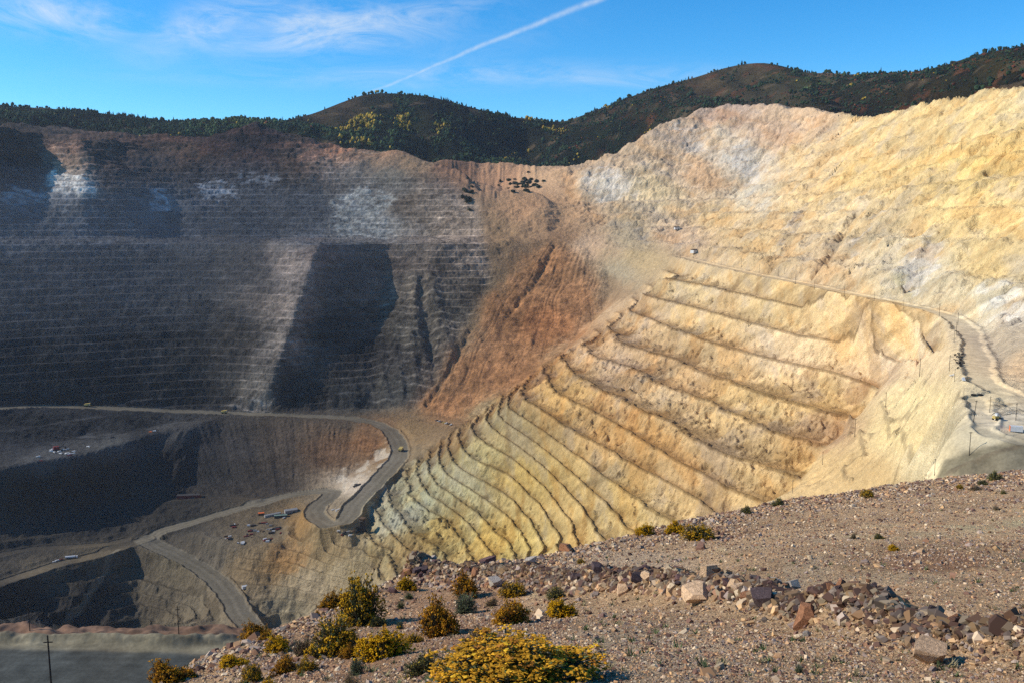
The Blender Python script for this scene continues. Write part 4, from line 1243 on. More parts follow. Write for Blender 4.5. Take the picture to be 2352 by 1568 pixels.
def build_gravel():
    """the loose stones nobody could count"""
    rs = np.random.RandomState(9)
    n = 290000
    a = rs.uniform(-0.62, 0.62, n)
    Y = np.exp(rs.uniform(math.log(5.0), math.log(72), n))
    X = a * Y
    px, py = proj(X, Y, GF.at(X, Y))
    n1 = fbm(X, Y, 4, 3, 91)
    crest = np.interp(px, np.array(CREST)[:, 0], np.array(CREST)[:, 1])
    near_crest = np.exp(-((py - crest - 12) / 22) ** 2) * 0.9 + 0.9 * spots([(1110,1312,190,34),(560,1510,190,50),(1600,1215,200,26)], px, py, n1)
    keep = (py > crest - 14) & (py < 1640) & (rs.rand(n) < 0.62 + 0.3 * n1 + 0.6 * near_crest)
    X, Y, near_crest = X[keep], Y[keep], near_crest[keep]
    n = len(X)
    s = 0.0092 * np.exp(0.58 * rs.randn(n)) * (Y / 14) ** 0.7 * (1 + 0.8 * near_crest)
    s = np.clip(s, 0.005, 0.12)
    ln = polyline(BERM3, 0.1)
    q = 17000
    k = rs.randint(0, len(ln), q)
    wd = np.where(proj(*ln[k].T)[0] > 1350, 0.32, 0.62)
    X = np.concatenate([X, ln[k, 0] + rs.normal(0, 0.2, q)])
    Y = np.concatenate([Y, ln[k, 1] + rs.normal(0, 1, q) * wd])
    s = np.concatenate([s, np.clip(0.0023 * ln[k, 1] * np.exp(0.5 * rs.randn(q)), 0.006, 0.085)])
    n = len(X)
    D, _, _ = road_dist(X, Y, BERM3, 0.6, 3.0)
    s = s * (1 + 0.5 * np.exp(-(D / 0.6) ** 2))
    parts_v, parts_c = [], []
    v0, f0 = rock_shape(3, 0.7, 7)
    shapes = [rock_shape(k, 0.7, 6) for k in range(60, 66)]
    Z = ground_z(X, Y)
    inrow = np.exp(-(D / 0.5) ** 2) > rs.rand(n)
    grp = rs.randint(0, len(shapes), n)
    meshes = []
    Vall, Fall, Call, off = [], [], [], 0
    SCa = np.array(STONE_COL)
    for k, (v, f) in enumerate(shapes):
        m = grp == k
        q = m.sum()
        Rm = rotmat(rs, q)
        V = np.einsum('nij,kj->nki', Rm, v) * s[m][:, None, None]
        V[..., 2] *= 0.8
        V += np.stack([X[m], Y[m], Z[m] + 0.22 * s[m]], -1)[:, None, :]
        c = SCa[rs.randint(0, len(SCa), q)] * rs.uniform(0.5, 1.15, (q, 1)) * np.array([1.05, 0.97, 0.83]) * np.where(inrow[m], 0.46, 1.0)[:, None]  # stones in the row darkened for the shade among them
        Vall.append(V.reshape(-1, 3))
        Fall.append((f[None] + (np.arange(q) * len(v))[:, None, None]).reshape(-1, 3) + off)
        Call.append(np.repeat(c, len(v), 0))
        off += q * len(v)
    V, Fc, C = np.concatenate(Vall), np.concatenate(Fall), np.concatenate(Call)
    me = soup('gravel', V[None], Fc, C[None])
    m = mat('gravel_stone', attr='tint', rough=0.9, spec=0.15)
    o = link('gravel', me, m)
    return tag(o, 'loose brown and grey gravel scattered all over the hilltop', 'gravel', kind='stuff')


GRAVEL = build_gravel()

ROCK_MATS = [mat('rock_%s' % nm, base=tuple(lin(c)), rough=0.9, spec=0.15, noise=[(3, 0.65, 1.35), (14, 0.7, 1.3)], bump=[(6, 0.025), (24, 0.010)])
             for nm, c in (('tan', (216, 178, 138)), ('brown', (128, 96, 80)), ('maroon', (112, 84, 78)), ('grey', (176, 162, 146)), ('rust', (156, 108, 76)), ('dark', (88, 72, 70)))]


def build_rocks():
    rs = np.random.RandomState(21)
    protos = []
    for k in range(10):
        v, f = rock_shape(200 + k, rs.uniform(0.6, 0.95), 8)
        for mi, mt in enumerate(ROCK_MATS):
            me = soup('rock', v[None], f, None)
            me.materials.append(mt)
            protos.append((mi, me))

    def place(x, y, s, me, label, group, rz=None, sink=0.3, tilt=0.5, zoff=0.0):
        o = bpy.data.objects.new('rock', me)
        COL.objects.link(o)
        o.location = (x, y, float(ground_z([x], [y])[0]) + s * (0.75 - sink) + zoff)
        o.rotation_euler = (rs.uniform(-tilt, tilt), rs.uniform(-tilt, tilt), rs.uniform(0, 6.28) if rz is None else rz)
        o.scale = (s * rs.uniform(0.85, 1.25), s * rs.uniform(0.75, 1.1), s * rs.uniform(0.7, 1.1))
        tag(o, label, 'rock', group)
        return o

    def pick(mi):
        c = [m for i, m in protos if i == mi]
        return c[rs.randint(len(c))]

    # the ones that stand out: px, base py, width in view, colour, label
    big = [(2135,1545,58,0,'large square tan boulder casting a long shadow at the lower right'),
           (1607,1397,54,0,'biggest tan angular rock in the middle of the rock row'),
           (1697,1402,34,0,'pale tan upright rock right of the biggest rock in the row'),
           (1852,1449,50,4,'flat rust brown slab lying on the near side of the row'),
           (1750,1420,44,5,'dark blocky rock leaning in the shadowed part of the row'),
           (1690,1366,34,3,'pale grey rock perched on top of the row beyond the tan ones'),
           (1446,1352,22,0,'small pale tan rock catching light near the row\'s start'),
           (2186,1506,38,0,'slanted tan rock just behind the large square boulder'),
           (1142,1352,30,3,'bleached grey white rock beside the golden bushes'),
           (1217,1297,26,3,'pale pointed rock standing up on the crest line'),
           (1120,1298,26,2,'maroon rock slab lying on the crest above the bushes'),
           (1940,1422,36,0,'wedge of ochre tan rock on the right half of the row'),
           (2070,1462,36,4,'tall rust rock with a bright face in the lower row'),
           (900,1362,18,2,'small maroon rock on the slope under the bright yellow bush'),
           (1301,1270,30,4,'reddish brown flat rocks on the skyline of the hill'),
           (1610,1262,18,1,'low brown outcrop below the skyline bushes')]
    for px, py, w, mi, lab in big:
        p = ground_drape(px, py)
        s = w / FPX * p[1] * 0.62
        place(p[0], p[1] + s * 0.4, s, pick(mi), lab, 'standout rocks on the hilltop', sink=0.15, tilt=0.3)
    line = polyline(BERM3, 0.12)
    seg = np.concatenate([[0], np.cumsum(np.linalg.norm(np.diff(line, axis=0), axis=1))])
    n = 284
    made = 0
    while made < n:
        t = rs.uniform(0, seg[-1] * 0.93)
        i = min(np.searchsorted(seg, t), len(line) - 1)
        p = line[i]
        px, _ = proj(p[0], p[1], p[2])
        wide = 0.55 if px > 1350 else 1.1
        x, y = p[0] + rs.normal(0, 0.3), p[1] + rs.normal(0.0, wide * 0.42)
        if px > 2420:
            continue
        s = p[1] * np.clip(0.0042 * math.exp(0.42 * rs.randn()), 0.0024, 0.0092)
        if px < 1350:
            s *= 0.66
        D = abs(y - p[1])
        place(x, y, s, pick(rs.choice(6, p=[.11, .27, .15, .11, .11, .25])), 'angular brown and grey rock in the long rock row crossing the hilltop',
              'rocks of the long row', zoff=rs.uniform(0, 0.14) * math.exp(-(D / 0.5) ** 2), sink=0.2)
        made += 1


build_rocks()
# ------------------------------------------------------------------ rabbitbrush and sage on the hilltop
FOL_MAT = mat('shrub_stems', attr='tint', rough=0.85, spec=0.1)
FLO_MAT = mat('shrub_flowers', attr='tint', rough=0.8, spec=0.1)
KINDS = {  # stems, florets a stem, flower colour, spread, foliage colour, spread, share of stems in flower, lobes
 'front': (430, 7, (0.66, 0.32, 0.022), 0.55, (0.115, 0.125, 0.055), 0.35, 0.97, 0.52),
 'bright': (460, 9, (0.68, 0.36, 0.010), 0.34, (0.085, 0.080, 0.026), 0.35, 0.97, 0.28),
 'gold':   (460, 8, (0.50, 0.23, 0.012), 0.40, (0.105, 0.082, 0.030), 0.40, 0.95, 0.34),
 'mixed':  (500, 7, (0.52, 0.28, 0.013), 0.45, (0.105, 0.105, 0.040), 0.40, 0.66, 0.40),
 'olive':  (420, 3, (0.36, 0.25, 0.03), 0.45, (0.120, 0.120, 0.052), 0.40, 0.28, 0.30),
 'sage':   (380, 0, (0.2, 0.2, 0.1), 0.3, (0.165, 0.190, 0.105), 0.30, 0.0, 0.25),
 'dry':    (340, 2, (0.36, 0.22, 0.06), 0.4, (0.235, 0.170, 0.098), 0.35, 0.35, 0.30),
 'tuft':   (150, 0, (0.2, 0.2, 0.1), 0.3, (0.085, 0.115, 0.040), 0.35, 0.0, 0.2)}


def shrub_meshes(kind, seed, mult=1.0, floret=0.022, nfl=None):
    ns, nf, fc, fs, lc, ls, share, lob = KINDS[kind]
    ns = int(ns * mult)
    nf = nfl or nf
    rs = np.random.RandomState(seed)
    az = rs.uniform(0, 2 * math.pi, ns)
    el = np.arcsin(rs.uniform(0.02, 1.0, ns) ** 0.9)
    d = np.stack([np.cos(az) * np.cos(el), np.sin(az) * np.cos(el), np.sin(el)], -1)
    lobes = rs.randn(11 if kind != 'front' else 26, 3)
    lobes /= np.linalg.norm(lobes, axis=1, keepdims=True)
    lobes[:, 2] = np.abs(lobes[:, 2])
    lb = np.max(d @ lobes.T, axis=1)
    lob = min(lob + 0.12, 0.55)
    R = (1 - lob) + lob * sstep(0.62 if kind != 'front' else 0.82, 0.985, lb)
    R = R * rs.uniform(0.74, 1.0, ns) ** 0.7 * np.where(rs.rand(ns) < 0.13, rs.uniform(1.05, 1.33, ns), 1)
    ncl = {'front': 9, 'mixed': 4, 'bright': 3, 'gold': 3, 'olive': 4, 'dry': 3}.get(kind, 1)
    cl = rs.randint(0, ncl, ns)
    ca = rs.uniform(0, 6.28) + np.arange(ncl) * 2.4
    cr = 0.31 * np.sqrt((np.arange(ncl) + 0.3) / ncl) if ncl > 1 else np.zeros(1)
    coff = np.stack([np.cos(ca) * cr, np.sin(ca) * cr, np.zeros(ncl)], -1)
    csc = rs.uniform(0.52, 0.72, ncl) if ncl > 1 else np.ones(1)
    chh = np.clip(1.02 - 1.2 * cr + rs.uniform(-0.26, 0.12, ncl), 0.42, 1.08) if ncl > 1 else np.ones(1)
    tip = d * R[:, None] * np.array([0.5, 0.5, 1.0]) * np.stack([csc[cl], csc[cl], chh[cl]], -1) + coff[cl]
    root = np.stack([np.cos(az), np.sin(az), np.zeros(ns)], -1) * rs.uniform(0, 0.10, (ns, 1)) + coff[cl] * 0.75
    mid = root * 0.5 + tip * np.array([0.42, 0.42, 0.58])
    Vs, Fs, Cs = [], [], []
    off = 0
    # stems: two flat crossing tapers each
    r0, r1 = 0.011, 0.005
    for ang in (0.0, 1.57):
        s = np.stack([np.cos(az + 1.57 + ang), np.sin(az + 1.57 + ang), np.zeros(ns)], -1)
        if ang:
            s = s * 0.2 + np.array([0, 0, 0.6])
        P = np.stack([root - s * r0, root + s * r0, mid + s * r0 * 0.8, mid - s * r0 * 0.8, tip + s * r1, tip - s * r1], 1)
        f = np.array([[0, 1, 2, 3], [3, 2, 4, 5]])
        Vs.append(P.reshape(-1, 3))
        Fs.append((f[None] + (np.arange(ns) * 6)[:, None, None]).reshape(-1, 4) + off)
        c = np.where(rs.rand(ns, 1) < 0.4, np.array([[0.20, 0.17, 0.125]]), np.array([lc])) * rs.uniform(1 - ls, 1 + ls, (ns, 1))
        Cs.append(np.repeat(c, 6, 0))
        off += ns * 6
    # narrow leaves up the stems
    nl = 9
    t = rs.uniform(0.25, 0.98, (ns, nl, 1))
    base = np.where(t < 0.5, root[:, None] + (mid - root)[:, None] * t * 2, mid[:, None] + (tip - mid)[:, None] * (t - 0.5) * 2)
    dirn = d[:, None] * 0.7 + rs.randn(ns, nl, 3) * 0.55
    dirn[..., 2] += 0.35
    dirn /= np.linalg.norm(dirn, axis=-1, keepdims=True)
    side = np.cross(dirn, rs.randn(ns, nl, 3))
    side /= np.linalg.norm(side, axis=-1, keepdims=True)
    ln = rs.uniform(0.05, 0.10, (ns, nl, 1))
    P = np.stack([base, base + dirn * ln * 0.5 + side * 0.010, base + dirn * ln, base + dirn * ln * 0.5 - side * 0.010], 2)
    m = ns * nl
    Vs.append(P.reshape(-1, 3))
    Fs.append(np.arange(m * 4).reshape(-1, 4) + off)
    c = np.array(lc) * rs.uniform(1 - ls, 1 + ls, (m, 1)) * (1 + 0.12 * rs.randn(m, 3))
    Cs.append(np.repeat(c, 4, 0))
    fol = soup('foliage', np.concatenate(Vs)[None], np.concatenate(Fs), np.clip(np.concatenate(Cs), 0.005, 0.6)[None])
    fol.materials.append(FOL_MAT)
    flo = None
    if nf and share:
        patchy = np.sin(az * 2.3 + seed) * 0.25
        on = (rs.rand(ns) < share + patchy * (share < 0.8)) & (el > 0.12)
        tp = tip[on]
        q = len(tp)
        cen = tp[:, None] + rs.randn(q, nf, 3) * np.array([0.020, 0.020, 0.016]) * (floret / 0.022) ** 0.5 * 1.3
        cen = cen.reshape(-1, 3)
        v = np.array([(0, 0, 1.7), (1, 0, 0.3), (0, 1, 0.3), (-1, 0, 0.3), (0, -1, 0.3), (0, 0, -0.9)], float)
        f = np.array([(0, 1, 2), (0, 2, 3), (0, 3, 4), (0, 4, 1), (5, 2, 1), (5, 3, 2), (5, 4, 3), (5, 1, 4)])
        n = len(cen)
        V = np.einsum('nij,kj->nki', rotmat(rs, n) * 0.45 + np.eye(3) * 0.55, v) * (floret * rs.uniform(0.6, 1.25, (n, 1, 1))) + cen[:, None]
        stem_tone = np.repeat(rs.uniform(1 - fs, 1 + fs * 0.6, (q, 1)), nf, 0)
        c = np.array(fc) * stem_tone * rs.uniform(0.75, 1.2, (n, 1))
        brown = np.repeat(rs.rand(q) < (0.30 if kind in ('gold', 'dry') else 0.10), nf)
        c[brown] *= np.array([0.55, 0.45, 0.9])
        flo = soup('blossoms', V, f, np.clip(c, 0.004, 0.75))
        flo.materials.append(FLO_MAT)
    return fol, flo


SHRUBS = [  # px, base py, width, height in view, kind, label
 (757,1407,49,42,'gold','rounded gold brown bush standing on the crest beside the big two-lobed bush'),
 (826,1437,100,97,'mixed','big two-lobed olive and gold bush on the crest left of the slope'),
 (931,1356,35,30,'bright','small vivid yellow bush alone below the rocky crest'),
 (767,1503,112,84,'mixed','broad olive bush with yellow crown, left of the bright yellow one'),
 (875,1510,98,74,'bright','bright yellow rabbitbrush with a dark shadow, in the middle of the slope'),
 (1005,1454,86,83,'gold','tall golden brown bush with a long black shadow'),
 (1176,1424,86,63,'gold','dome-shaped golden bush right of the tall brown one'),
 (1290,1412,58,49,'bright','yellow bush at the foot of the rock row'),
 (1066,1373,60,52,'gold','ochre bush growing against the rocky crest'),
 (1068,1405,50,38,'sage','grey green sage just below the ochre bush'),
 (1180,1366,52,32,'mixed','low yellow green bush between dark rocks behind the golden dome'),
 (1275,1370,46,26,'olive','thin green yellow bush behind the yellow one at the rock row'),
 (1332,1357,16,18,'olive','small pale green sprig beside the start of the rock row'),
 (864,1438,34,27,'olive','little pale olive bush between the two-lobed and the bright yellow bush'),
 (632,1512,56,42,'bright','golden yellow bush near the left edge of the stony slope'),
 (692,1510,50,42,'dry','brownish half dry bush beside the golden yellow one'),
 (650,1549,52,42,'gold','dark gold bush low on the left slope'),
 (697,1546,44,34,'mixed','small olive gold bush touching the dark gold one'),
 (606,1480,30,20,'gold','low gold cushion on the left crest'),
 (577,1475,58,39,'gold','golden bush on the crest above the haul road bend'),
 (802,1514,36,34,'gold','small gold bush just left of the bright yellow rabbitbrush'),
 (817,1540,33,34,'sage','small silvery green bush in front of the gold one'),
 (572,1570,48,38,'mixed','yellow olive bush at the bottom edge, left part of the slope'),
 (612,1592,40,34,'bright','yellow bush cut by the bottom edge of the view'),
 (972,1552,78,58,'olive','wide olive bush with one yellow side near the big front bush'),
 (1096,1502,66,56,'dry','tan dried bush above the big front bush'),
 (920,1403,20,18,'tuft','small green tuft on bare soil under the vivid yellow bush'),
 (938,1377,24,15,'tuft','flat green weed close below the vivid yellow bush'),
 (1131,1387,28,18,'dry','grey dead tuft left of the golden dome'),
 (917,1441,18,17,'sage','pale tuft right of the little olive bush'),
 (948,1468,38,24,'mixed','low yellow olive plant left of the tall golden brown bush'),
 (807,1580,46,26,'dry','straw coloured bush cut by the bottom edge'),
 (727,1421,16,14,'gold','tiny gold plant on the crest left of the rounded gold bush'),
 (384,1584,84,54,'gold','round gold bush at the far left corner against the haul road'),
 (530,1545,60,34,'bright','sprawling yellow bush on the left stony slope'),
 (1485,1230,34,26,'bright','bright yellow bush on the skyline, leftmost of three'),
 (1550,1224,36,30,'bright','yellow upright bush on the skyline, middle of three'),
 (1610,1237,62,33,'mixed','widest yellow olive bush on the skyline, right of the two yellow ones'),
 (1716,1180,22,19,'olive','small dark olive bush on the skyline under the benches'),
 (1792,1161,27,19,'olive','dark bush on the skyline below the last bench end'),
 (1994,1144,30,17,'mixed','lone yellow brown bush just below the skyline'),
 (2293,1103,36,20,'olive','dark green bush near the upper right end of the skyline'),
 (2261,1112,22,12,'olive','small bush left of the dark green one at the upper right'),
 (2208,1121,18,10,'mixed','little yellowish bush at the upper right slope'),
 (2246,1124,30,11,'dry','flat straw bush below the dark green one'),
 (2056,1267,22,17,'bright','small yellow bush alone in the wide gravel slope'),
 (2021,1241,20,14,'olive','pale olive tuft up left of the lone small yellow bush'),
 (1963,1241,18,13,'dry','straw tuft in the gravel, left of the pale olive one'),
 (1335,1291,16,13,'mixed','little yellow green plant on the crest above the rock row'),
 (2176,1432,30,19,'sage','grey green plant on the right gravel slope'),
 (2241,1446,38,16,'dry','low dry spiky plant right of the grey green one'),
 (1836,1562,20,19,'sage','small sage tuft on the pale gravel at the bottom'),
 (2308,1131,14,9,'olive','tiny green plant at the far right of the upper slope'),
 (2291,1171,22,10,'dry','small dry plant on the upper right gravel'),
 (2330,1560,30,14,'dry','dry tuft among the stones in the lower right corner'),
 (1262,1570,26,12,'tuft','low green weed on the pale gravel near the front bush')]


def build_shrubs():
    cache = {}
    rs = np.random.RandomState(31)
    for i, (px, py, w, h, kind, label) in enumerate(SHRUBS):
        key = (kind, i % 3)
        if key not in cache:
            cache[key] = shrub_meshes(kind, 100 + 7 * len(cache))
        fol, flo = cache[key]
        p = ground_drape(px, min(py, 1640))
        if p is None:
            continue
        W_, H_ = w / FPX * p[1] * 1.38, h / FPX * p[1] * 1.48
        if py >= 1560:
            H_ *= 1.1
        r = bpy.data.objects.new('shrub', None)
        COL.objects.link(r)
        back = 0.25 * W_
        r.location = (p[0], p[1] + back, float(ground_z([p[0]], [p[1] + back])[0]) - 0.02)
        r.rotation_euler = (0, 0, rs.uniform(0, 6.28))
        r.scale = (W_, W_, H_)
        tag(r, label, 'bush', 'bushes on the stony hilltop')
        link('foliage', fol, parent=r)
        if flo:
            link('blossoms', flo, parent=r)
    # the big one right in front
    fol, flo = shrub_meshes('front', 777, 2.6, 0.021, 12)
    r = bpy.data.objects.new('shrub', None)
    COL.objects.link(r)
    x, y = 0.02, 6.9
    r.location = (x, y, float(ground_z([x], [y])[0]) - 0.02)
    r.scale = (1.38, 1.15, 0.41)
    tag(r, 'largest golden yellow rabbitbrush in full bloom, closest to the viewer at the bottom', 'bush', 'bushes on the stony hilltop')
    link('foliage', fol, parent=r)
    link('blossoms', flo, parent=r)
    # sparse little weeds between the stones
    n = 900
    rs = np.random.RandomState(77)
    a, Y = rs.uniform(-0.5, 0.62, n), np.exp(rs.uniform(math.log(7), math.log(60), n))
    X = a * Y
    px, py = proj(X, Y, GF.at(X, Y))
    cr = np.interp(px, np.array(CREST)[:, 0], np.array(CREST)[:, 1])
    k = (py > cr + 4) & (fbm(X, Y, 6, 3, 95) > -0.2)
    X, Y = X[k], Y[k]
    Z = ground_z(X, Y)
    n = len(X)
    nb = 14
    az = rs.uniform(0, 6.28, (n, nb))
    s = (rs.uniform(0.05, 0.14, (n, 1)) * (Y[:, None] / 20) ** 0.3)
    d = np.stack([np.cos(az), np.sin(az), rs.uniform(0.5, 1.6, (n, nb))], -1)
    d = d / np.linalg.norm(d, axis=-1, keepdims=True) * (s * rs.uniform(0.6, 1.2, (n, nb)))[..., None]
    b = np.stack([X, Y, Z], -1)[:, None] + rs.randn(n, nb, 3) * np.array([0.02, 0.02, 0])
    sd = np.stack([-np.sin(az), np.cos(az), np.zeros_like(az)], -1) * (s * 0.10)[..., None]
    P = np.stack([b - sd, b + sd, b + d], 2).reshape(-1, 3, 3)
    col = np.where(rs.rand(n, 1) < 0.6, np.array([[0.10, 0.125, 0.05]]), np.array([[0.26, 0.21, 0.11]])) * rs.uniform(0.6, 1.2, (n, 1))
    me = soup('weeds', P, np.array([[0, 1, 2]]), np.repeat(col, nb, 0))
    tag(link('weeds', me, FOL_MAT), 'sparse green and straw weeds sprinkled over the gravel', 'weeds', kind='stuff')


build_shrubs()
# ------------------------------------------------------------------ poles, vehicles, buildings
def bm_box(bm, c, s, rz=0.0, bev=0.0):
    r = bmesh.ops.create_cube(bm, size=1.0)
    vs = r['verts']
    bmesh.ops.scale(bm, verts=vs, vec=s)
    if bev:
        ed = list({e for v in vs for e in v.link_edges})
        q = bmesh.ops.bevel(bm, geom=ed, offset=bev, segments=1, affect='EDGES')
        vs = list({v for f in q['faces'] for v in f.verts} | {v for v in vs if v.is_valid})
    if rz:
        bmesh.ops.rotate(bm, verts=vs, cent=(0, 0, 0), matrix=Matrix.Rotation(rz, 3, 'Z'))
    bmesh.ops.translate(bm, verts=vs, vec=c)
    return vs


def bm_cyl(bm, a, b, r0, r1, n=8):
    a, b = Vector(a), Vector(b)
    d = b - a
    M = Matrix.Translation((a + b) / 2) @ d.to_track_quat('Z', 'Y').to_matrix().to_4x4()
    return bmesh.ops.create_cone(bm, cap_ends=True, segments=n, radius1=r0, radius2=r1, depth=d.length, matrix=M)['verts']


def mesh_of(fn, name, m):
    bm = bmesh.new()
    fn(bm)
    bmesh.ops.recalc_face_normals(bm, faces=bm.faces[:])
    me = bpy.data.meshes.new(name)
    bm.to_mesh(me)
    bm.free()
    me.materials.append(m)
    return me


def empty(name, loc, rz=0.0, sc=1.0):
    o = bpy.data.objects.new(name, None)
    COL.objects.link(o)
    o.location = loc
    o.rotation_euler = (0, 0, rz)
    o.scale = (sc, sc, sc)
    return o


_pz = {}


def pit_drape(px, py, rng=(230, 2900)):
    """where a view point falls on the finished pit surface"""
    d = raydir(px, py)
    Y = np.linspace(rng[0], rng[1], 7000)
    X, Zr = Y * d[0] / d[1], Y * d[2] / d[1]
    Zf, _ = pit_surface(X, Y, PITF.at(X, Y))
    m = Zf >= Zr
    i = int(np.argmax(m)) if m.any() else len(Y) - 1
    return float(X[i]), float(Y[i]), float(Zf[i])


WOOD = mat('pole_wood', base=(0.045, 0.034, 0.026), rough=0.9, noise=[(3, 0.7, 1.3)])
STEEL = mat('dull_steel', base=(0.12, 0.12, 0.12), rough=0.6, spec=0.4)
M_WHITE = mat('white_paint', base=(0.62, 0.61, 0.58), rough=0.45, spec=0.4, noise=[(0.9, 0.85, 1.08)])
M_YEL = mat('yellow_paint', base=(0.50, 0.36, 0.10), rough=0.5, spec=0.4, noise=[(0.9, 0.8, 1.1)])
M_ORANGE = mat('orange_paint', base=(0.75, 0.16, 0.03), rough=0.5, spec=0.4)
M_RED = mat('red_sheet', base=(0.17, 0.035, 0.028), rough=0.6, noise=[(0.8, 0.8, 1.15)])
M_GREEN = mat('green_sheet', base=(0.16, 0.22, 0.17), rough=0.6, noise=[(0.8, 0.8, 1.15)])
M_GREY = mat('grey_sheet', base=(0.30, 0.285, 0.26), rough=0.6, noise=[(0.8, 0.8, 1.15)])
M_DARK = mat('dark_sheet', base=(0.055, 0.05, 0.046), rough=0.7, noise=[(0.8, 0.7, 1.3)])
M_RUBBER = mat('rubber', base=(0.02, 0.02, 0.02), rough=0.9)
M_GLASS = mat('dark_glass', base=(0.02, 0.025, 0.03), rough=0.1, spec=0.6)
M_BROWN = mat('brown_timber', base=(0.12, 0.075, 0.045), rough=0.9, noise=[(0.8, 0.7, 1.3)])

POLE_ME = mesh_of(lambda b: bm_cyl(b, (0, 0, -0.06), (0, 0, 1), 0.0150, 0.0105), 'shaft', WOOD)
ARM_ME = mesh_of(lambda b: bm_box(b, (0, 0, 0.955), (0.17, 0.012, 0.014)), 'crossarm', WOOD)
ARM2_ME = mesh_of(lambda b: bm_box(b, (0, 0, 0.90), (0.12, 0.012, 0.012)), 'crossarm', WOOD)
INS_ME = mesh_of(lambda b: [bm_cyl(b, (q, 0, 0.962), (q, 0, 0.985), 0.006, 0.004, 6) for q in (-0.078, -0.04, 0.04, 0.078)], 'insulators', STEEL)
BOX_ME = mesh_of(lambda b: (bm_cyl(b, (-0.032, 0, 0.34), (-0.032, 0, 0.40), 0.014, 0.014, 8), bm_box(b, (0.02, 0, 0.42), (0.014, 0.014, 0.03))), 'transformer', STEEL)
WALL_LABEL = 'thin dark utility pole standing on a bench of the pale yellow pit wall'
POLES = [  # px, top py, base py, style, label
 (2105,817,841,0,0),(2112,821,863,1,'tallest of three close poles at a bench end by the dark patch'),(2117,845,866,0,0),(2034,899,935,1,'lone pole at a bench end on the notched ridge of the right wall'),
 (1963,961,1003,2,'pole with a wide crossarm at the end of a bench by the yellow bluff'),(1889,1035,1067,1,'dark pole beside the rust stained pool at a bench end'),(1820,1100,1132,1,'pole at the lowest bench end just above the stony skyline'),
 (2146,1054,1093,2,'pole with a short crossarm rising behind the hilltop edge at the grey embankment'),(2226,992,1047,2,'tall dark pole by the lower track of the right terrace'),(2236,919,968,2,'leaning tall pole beside the curved dirt track'),(2273,908,947,1,'pole standing in the middle of the right terrace'),
 (2333,925,965,3,'pole with crossarm above the white container'),(2213,890,914,1,'pole beside the dark tyres on the terrace'),(2192,846,876,1,'pole near the white truck on the haul terrace'),(2196,739,770,1,'pole at the bend of the pale haul road'),(2200,718,747,1,'pole on the slope just above the road bend'),
 (2157,698,728,1,'pole at the outer edge where the long road meets the terrace'),(2075,690,710,1,0),(2180,814,852,1,'pole left of the heap of dark tyres'),(2191,760,787,1,'pole at the narrow part of the haul terrace edge'),
 (1770,570,590,0,0),(1703,595,615,0,0),(1744,607,626,0,0),(1788,617,635,0,0),(1802,616,631,0,0),(1827,632,654,0,0),(1870,645,666,0,0),(1782,675,696,0,0),(1939,656,681,0,0),(2008,670,691,0,0),(1719,727,751,0,0),
 (2288,315,331,0,0),(2208,322,345,0,0),(2080,307,326,0,0),(2134,339,357,0,0),(2070,345,364,0,0),(2016,350,369,0,0),(1933,417,437,0,0),(1839,325,341,0,0),(1656,592,610,0,0),(2248,210,222,0,0),(2156,264,281,0,0),
 (1668,789,804,0,0),(1624,827,848,0,0),(1559,879,899,0,0),(1509,927,949,0,0),(1451,977,1000,0,0),(1400,1027,1049,0,0),(1295,1129,1149,0,0),(1242,1174,1194,0,0),(1191,1219,1242,0,0),
 (384,1214,1228,0,'dark pole beside the haul road at the bottom of the pit'),(212,1266,1278,0,'dark pole on the pale spur road at the left of the pit bottom')]


def make_pole(loc, h, style, label, rz):
    r = empty('utility_pole', loc, rz, h)
    tag(r, label, 'utility pole', 'utility poles of the mine')
    link('shaft', POLE_ME, parent=r)
    if style >= 1:
        link('crossarm', ARM_ME if style >= 2 else ARM2_ME, parent=r)
    if style >= 2:
        link('insulators', INS_ME, parent=r)
    if style >= 3:
        link('crossarm', ARM2_ME, parent=r)
        link('transformer', BOX_ME, parent=r)
    return r


def build_poles():
    for px, t, b, style, label in POLES:
        x, y, z = pit_drape(px, b)
        h = (b - t) / FPX * y * (1.0 + 0.3 * ((b - 500) / FPX) ** 2) * 1.02
        r = make_pole((x, y, z), h, style, label or WALL_LABEL, 0.3)
        if px == 2236:
            r.rotation_euler = (0, math.radians(5), 0.3)
    for px, t, b, y, style, label in ((70, 1380, 1464, 0, 3, 'tall two-armed pole behind the haul road berm at the lower left'),
                                      (412, 1391, 1477, 0, 1, 'slim tall pole behind the haul road berm, right of the two-armed one')):
        x, yy, z = pit_drape(px, b)
        k = (yy + 9.0) / yy                                   # they stand on the far side of the windrow
        x, yy = x * k, yy * k
        z = float(PITF.at(x, yy)) - 0.3
        d = raydir(px, t)
        make_pole((x, yy, z), d[2] * yy / d[1] - z, style, label, 0.15)
    d = raydir(109, 1458)
    k = 262.0 / d[1]
    x, y, zt = d * k
    zb = float(PITF.at(x, y))
    make_pole((x, y, zb), zt - zb, 1, 'nearest tall dark pole in front of the haul road, cut by the bottom edge', 0.1)


build_poles()


# -------- vehicles
def wheel_me(r, w, n=14):
    return mesh_of(lambda b: bm_cyl(b, (0, -w / 2, 0), (0, w / 2, 0), r, r, n), 'wheel', M_RUBBER)


BIGW = wheel_me(1.7, 1.2)
MIDW = wheel_me(0.6, 0.45)


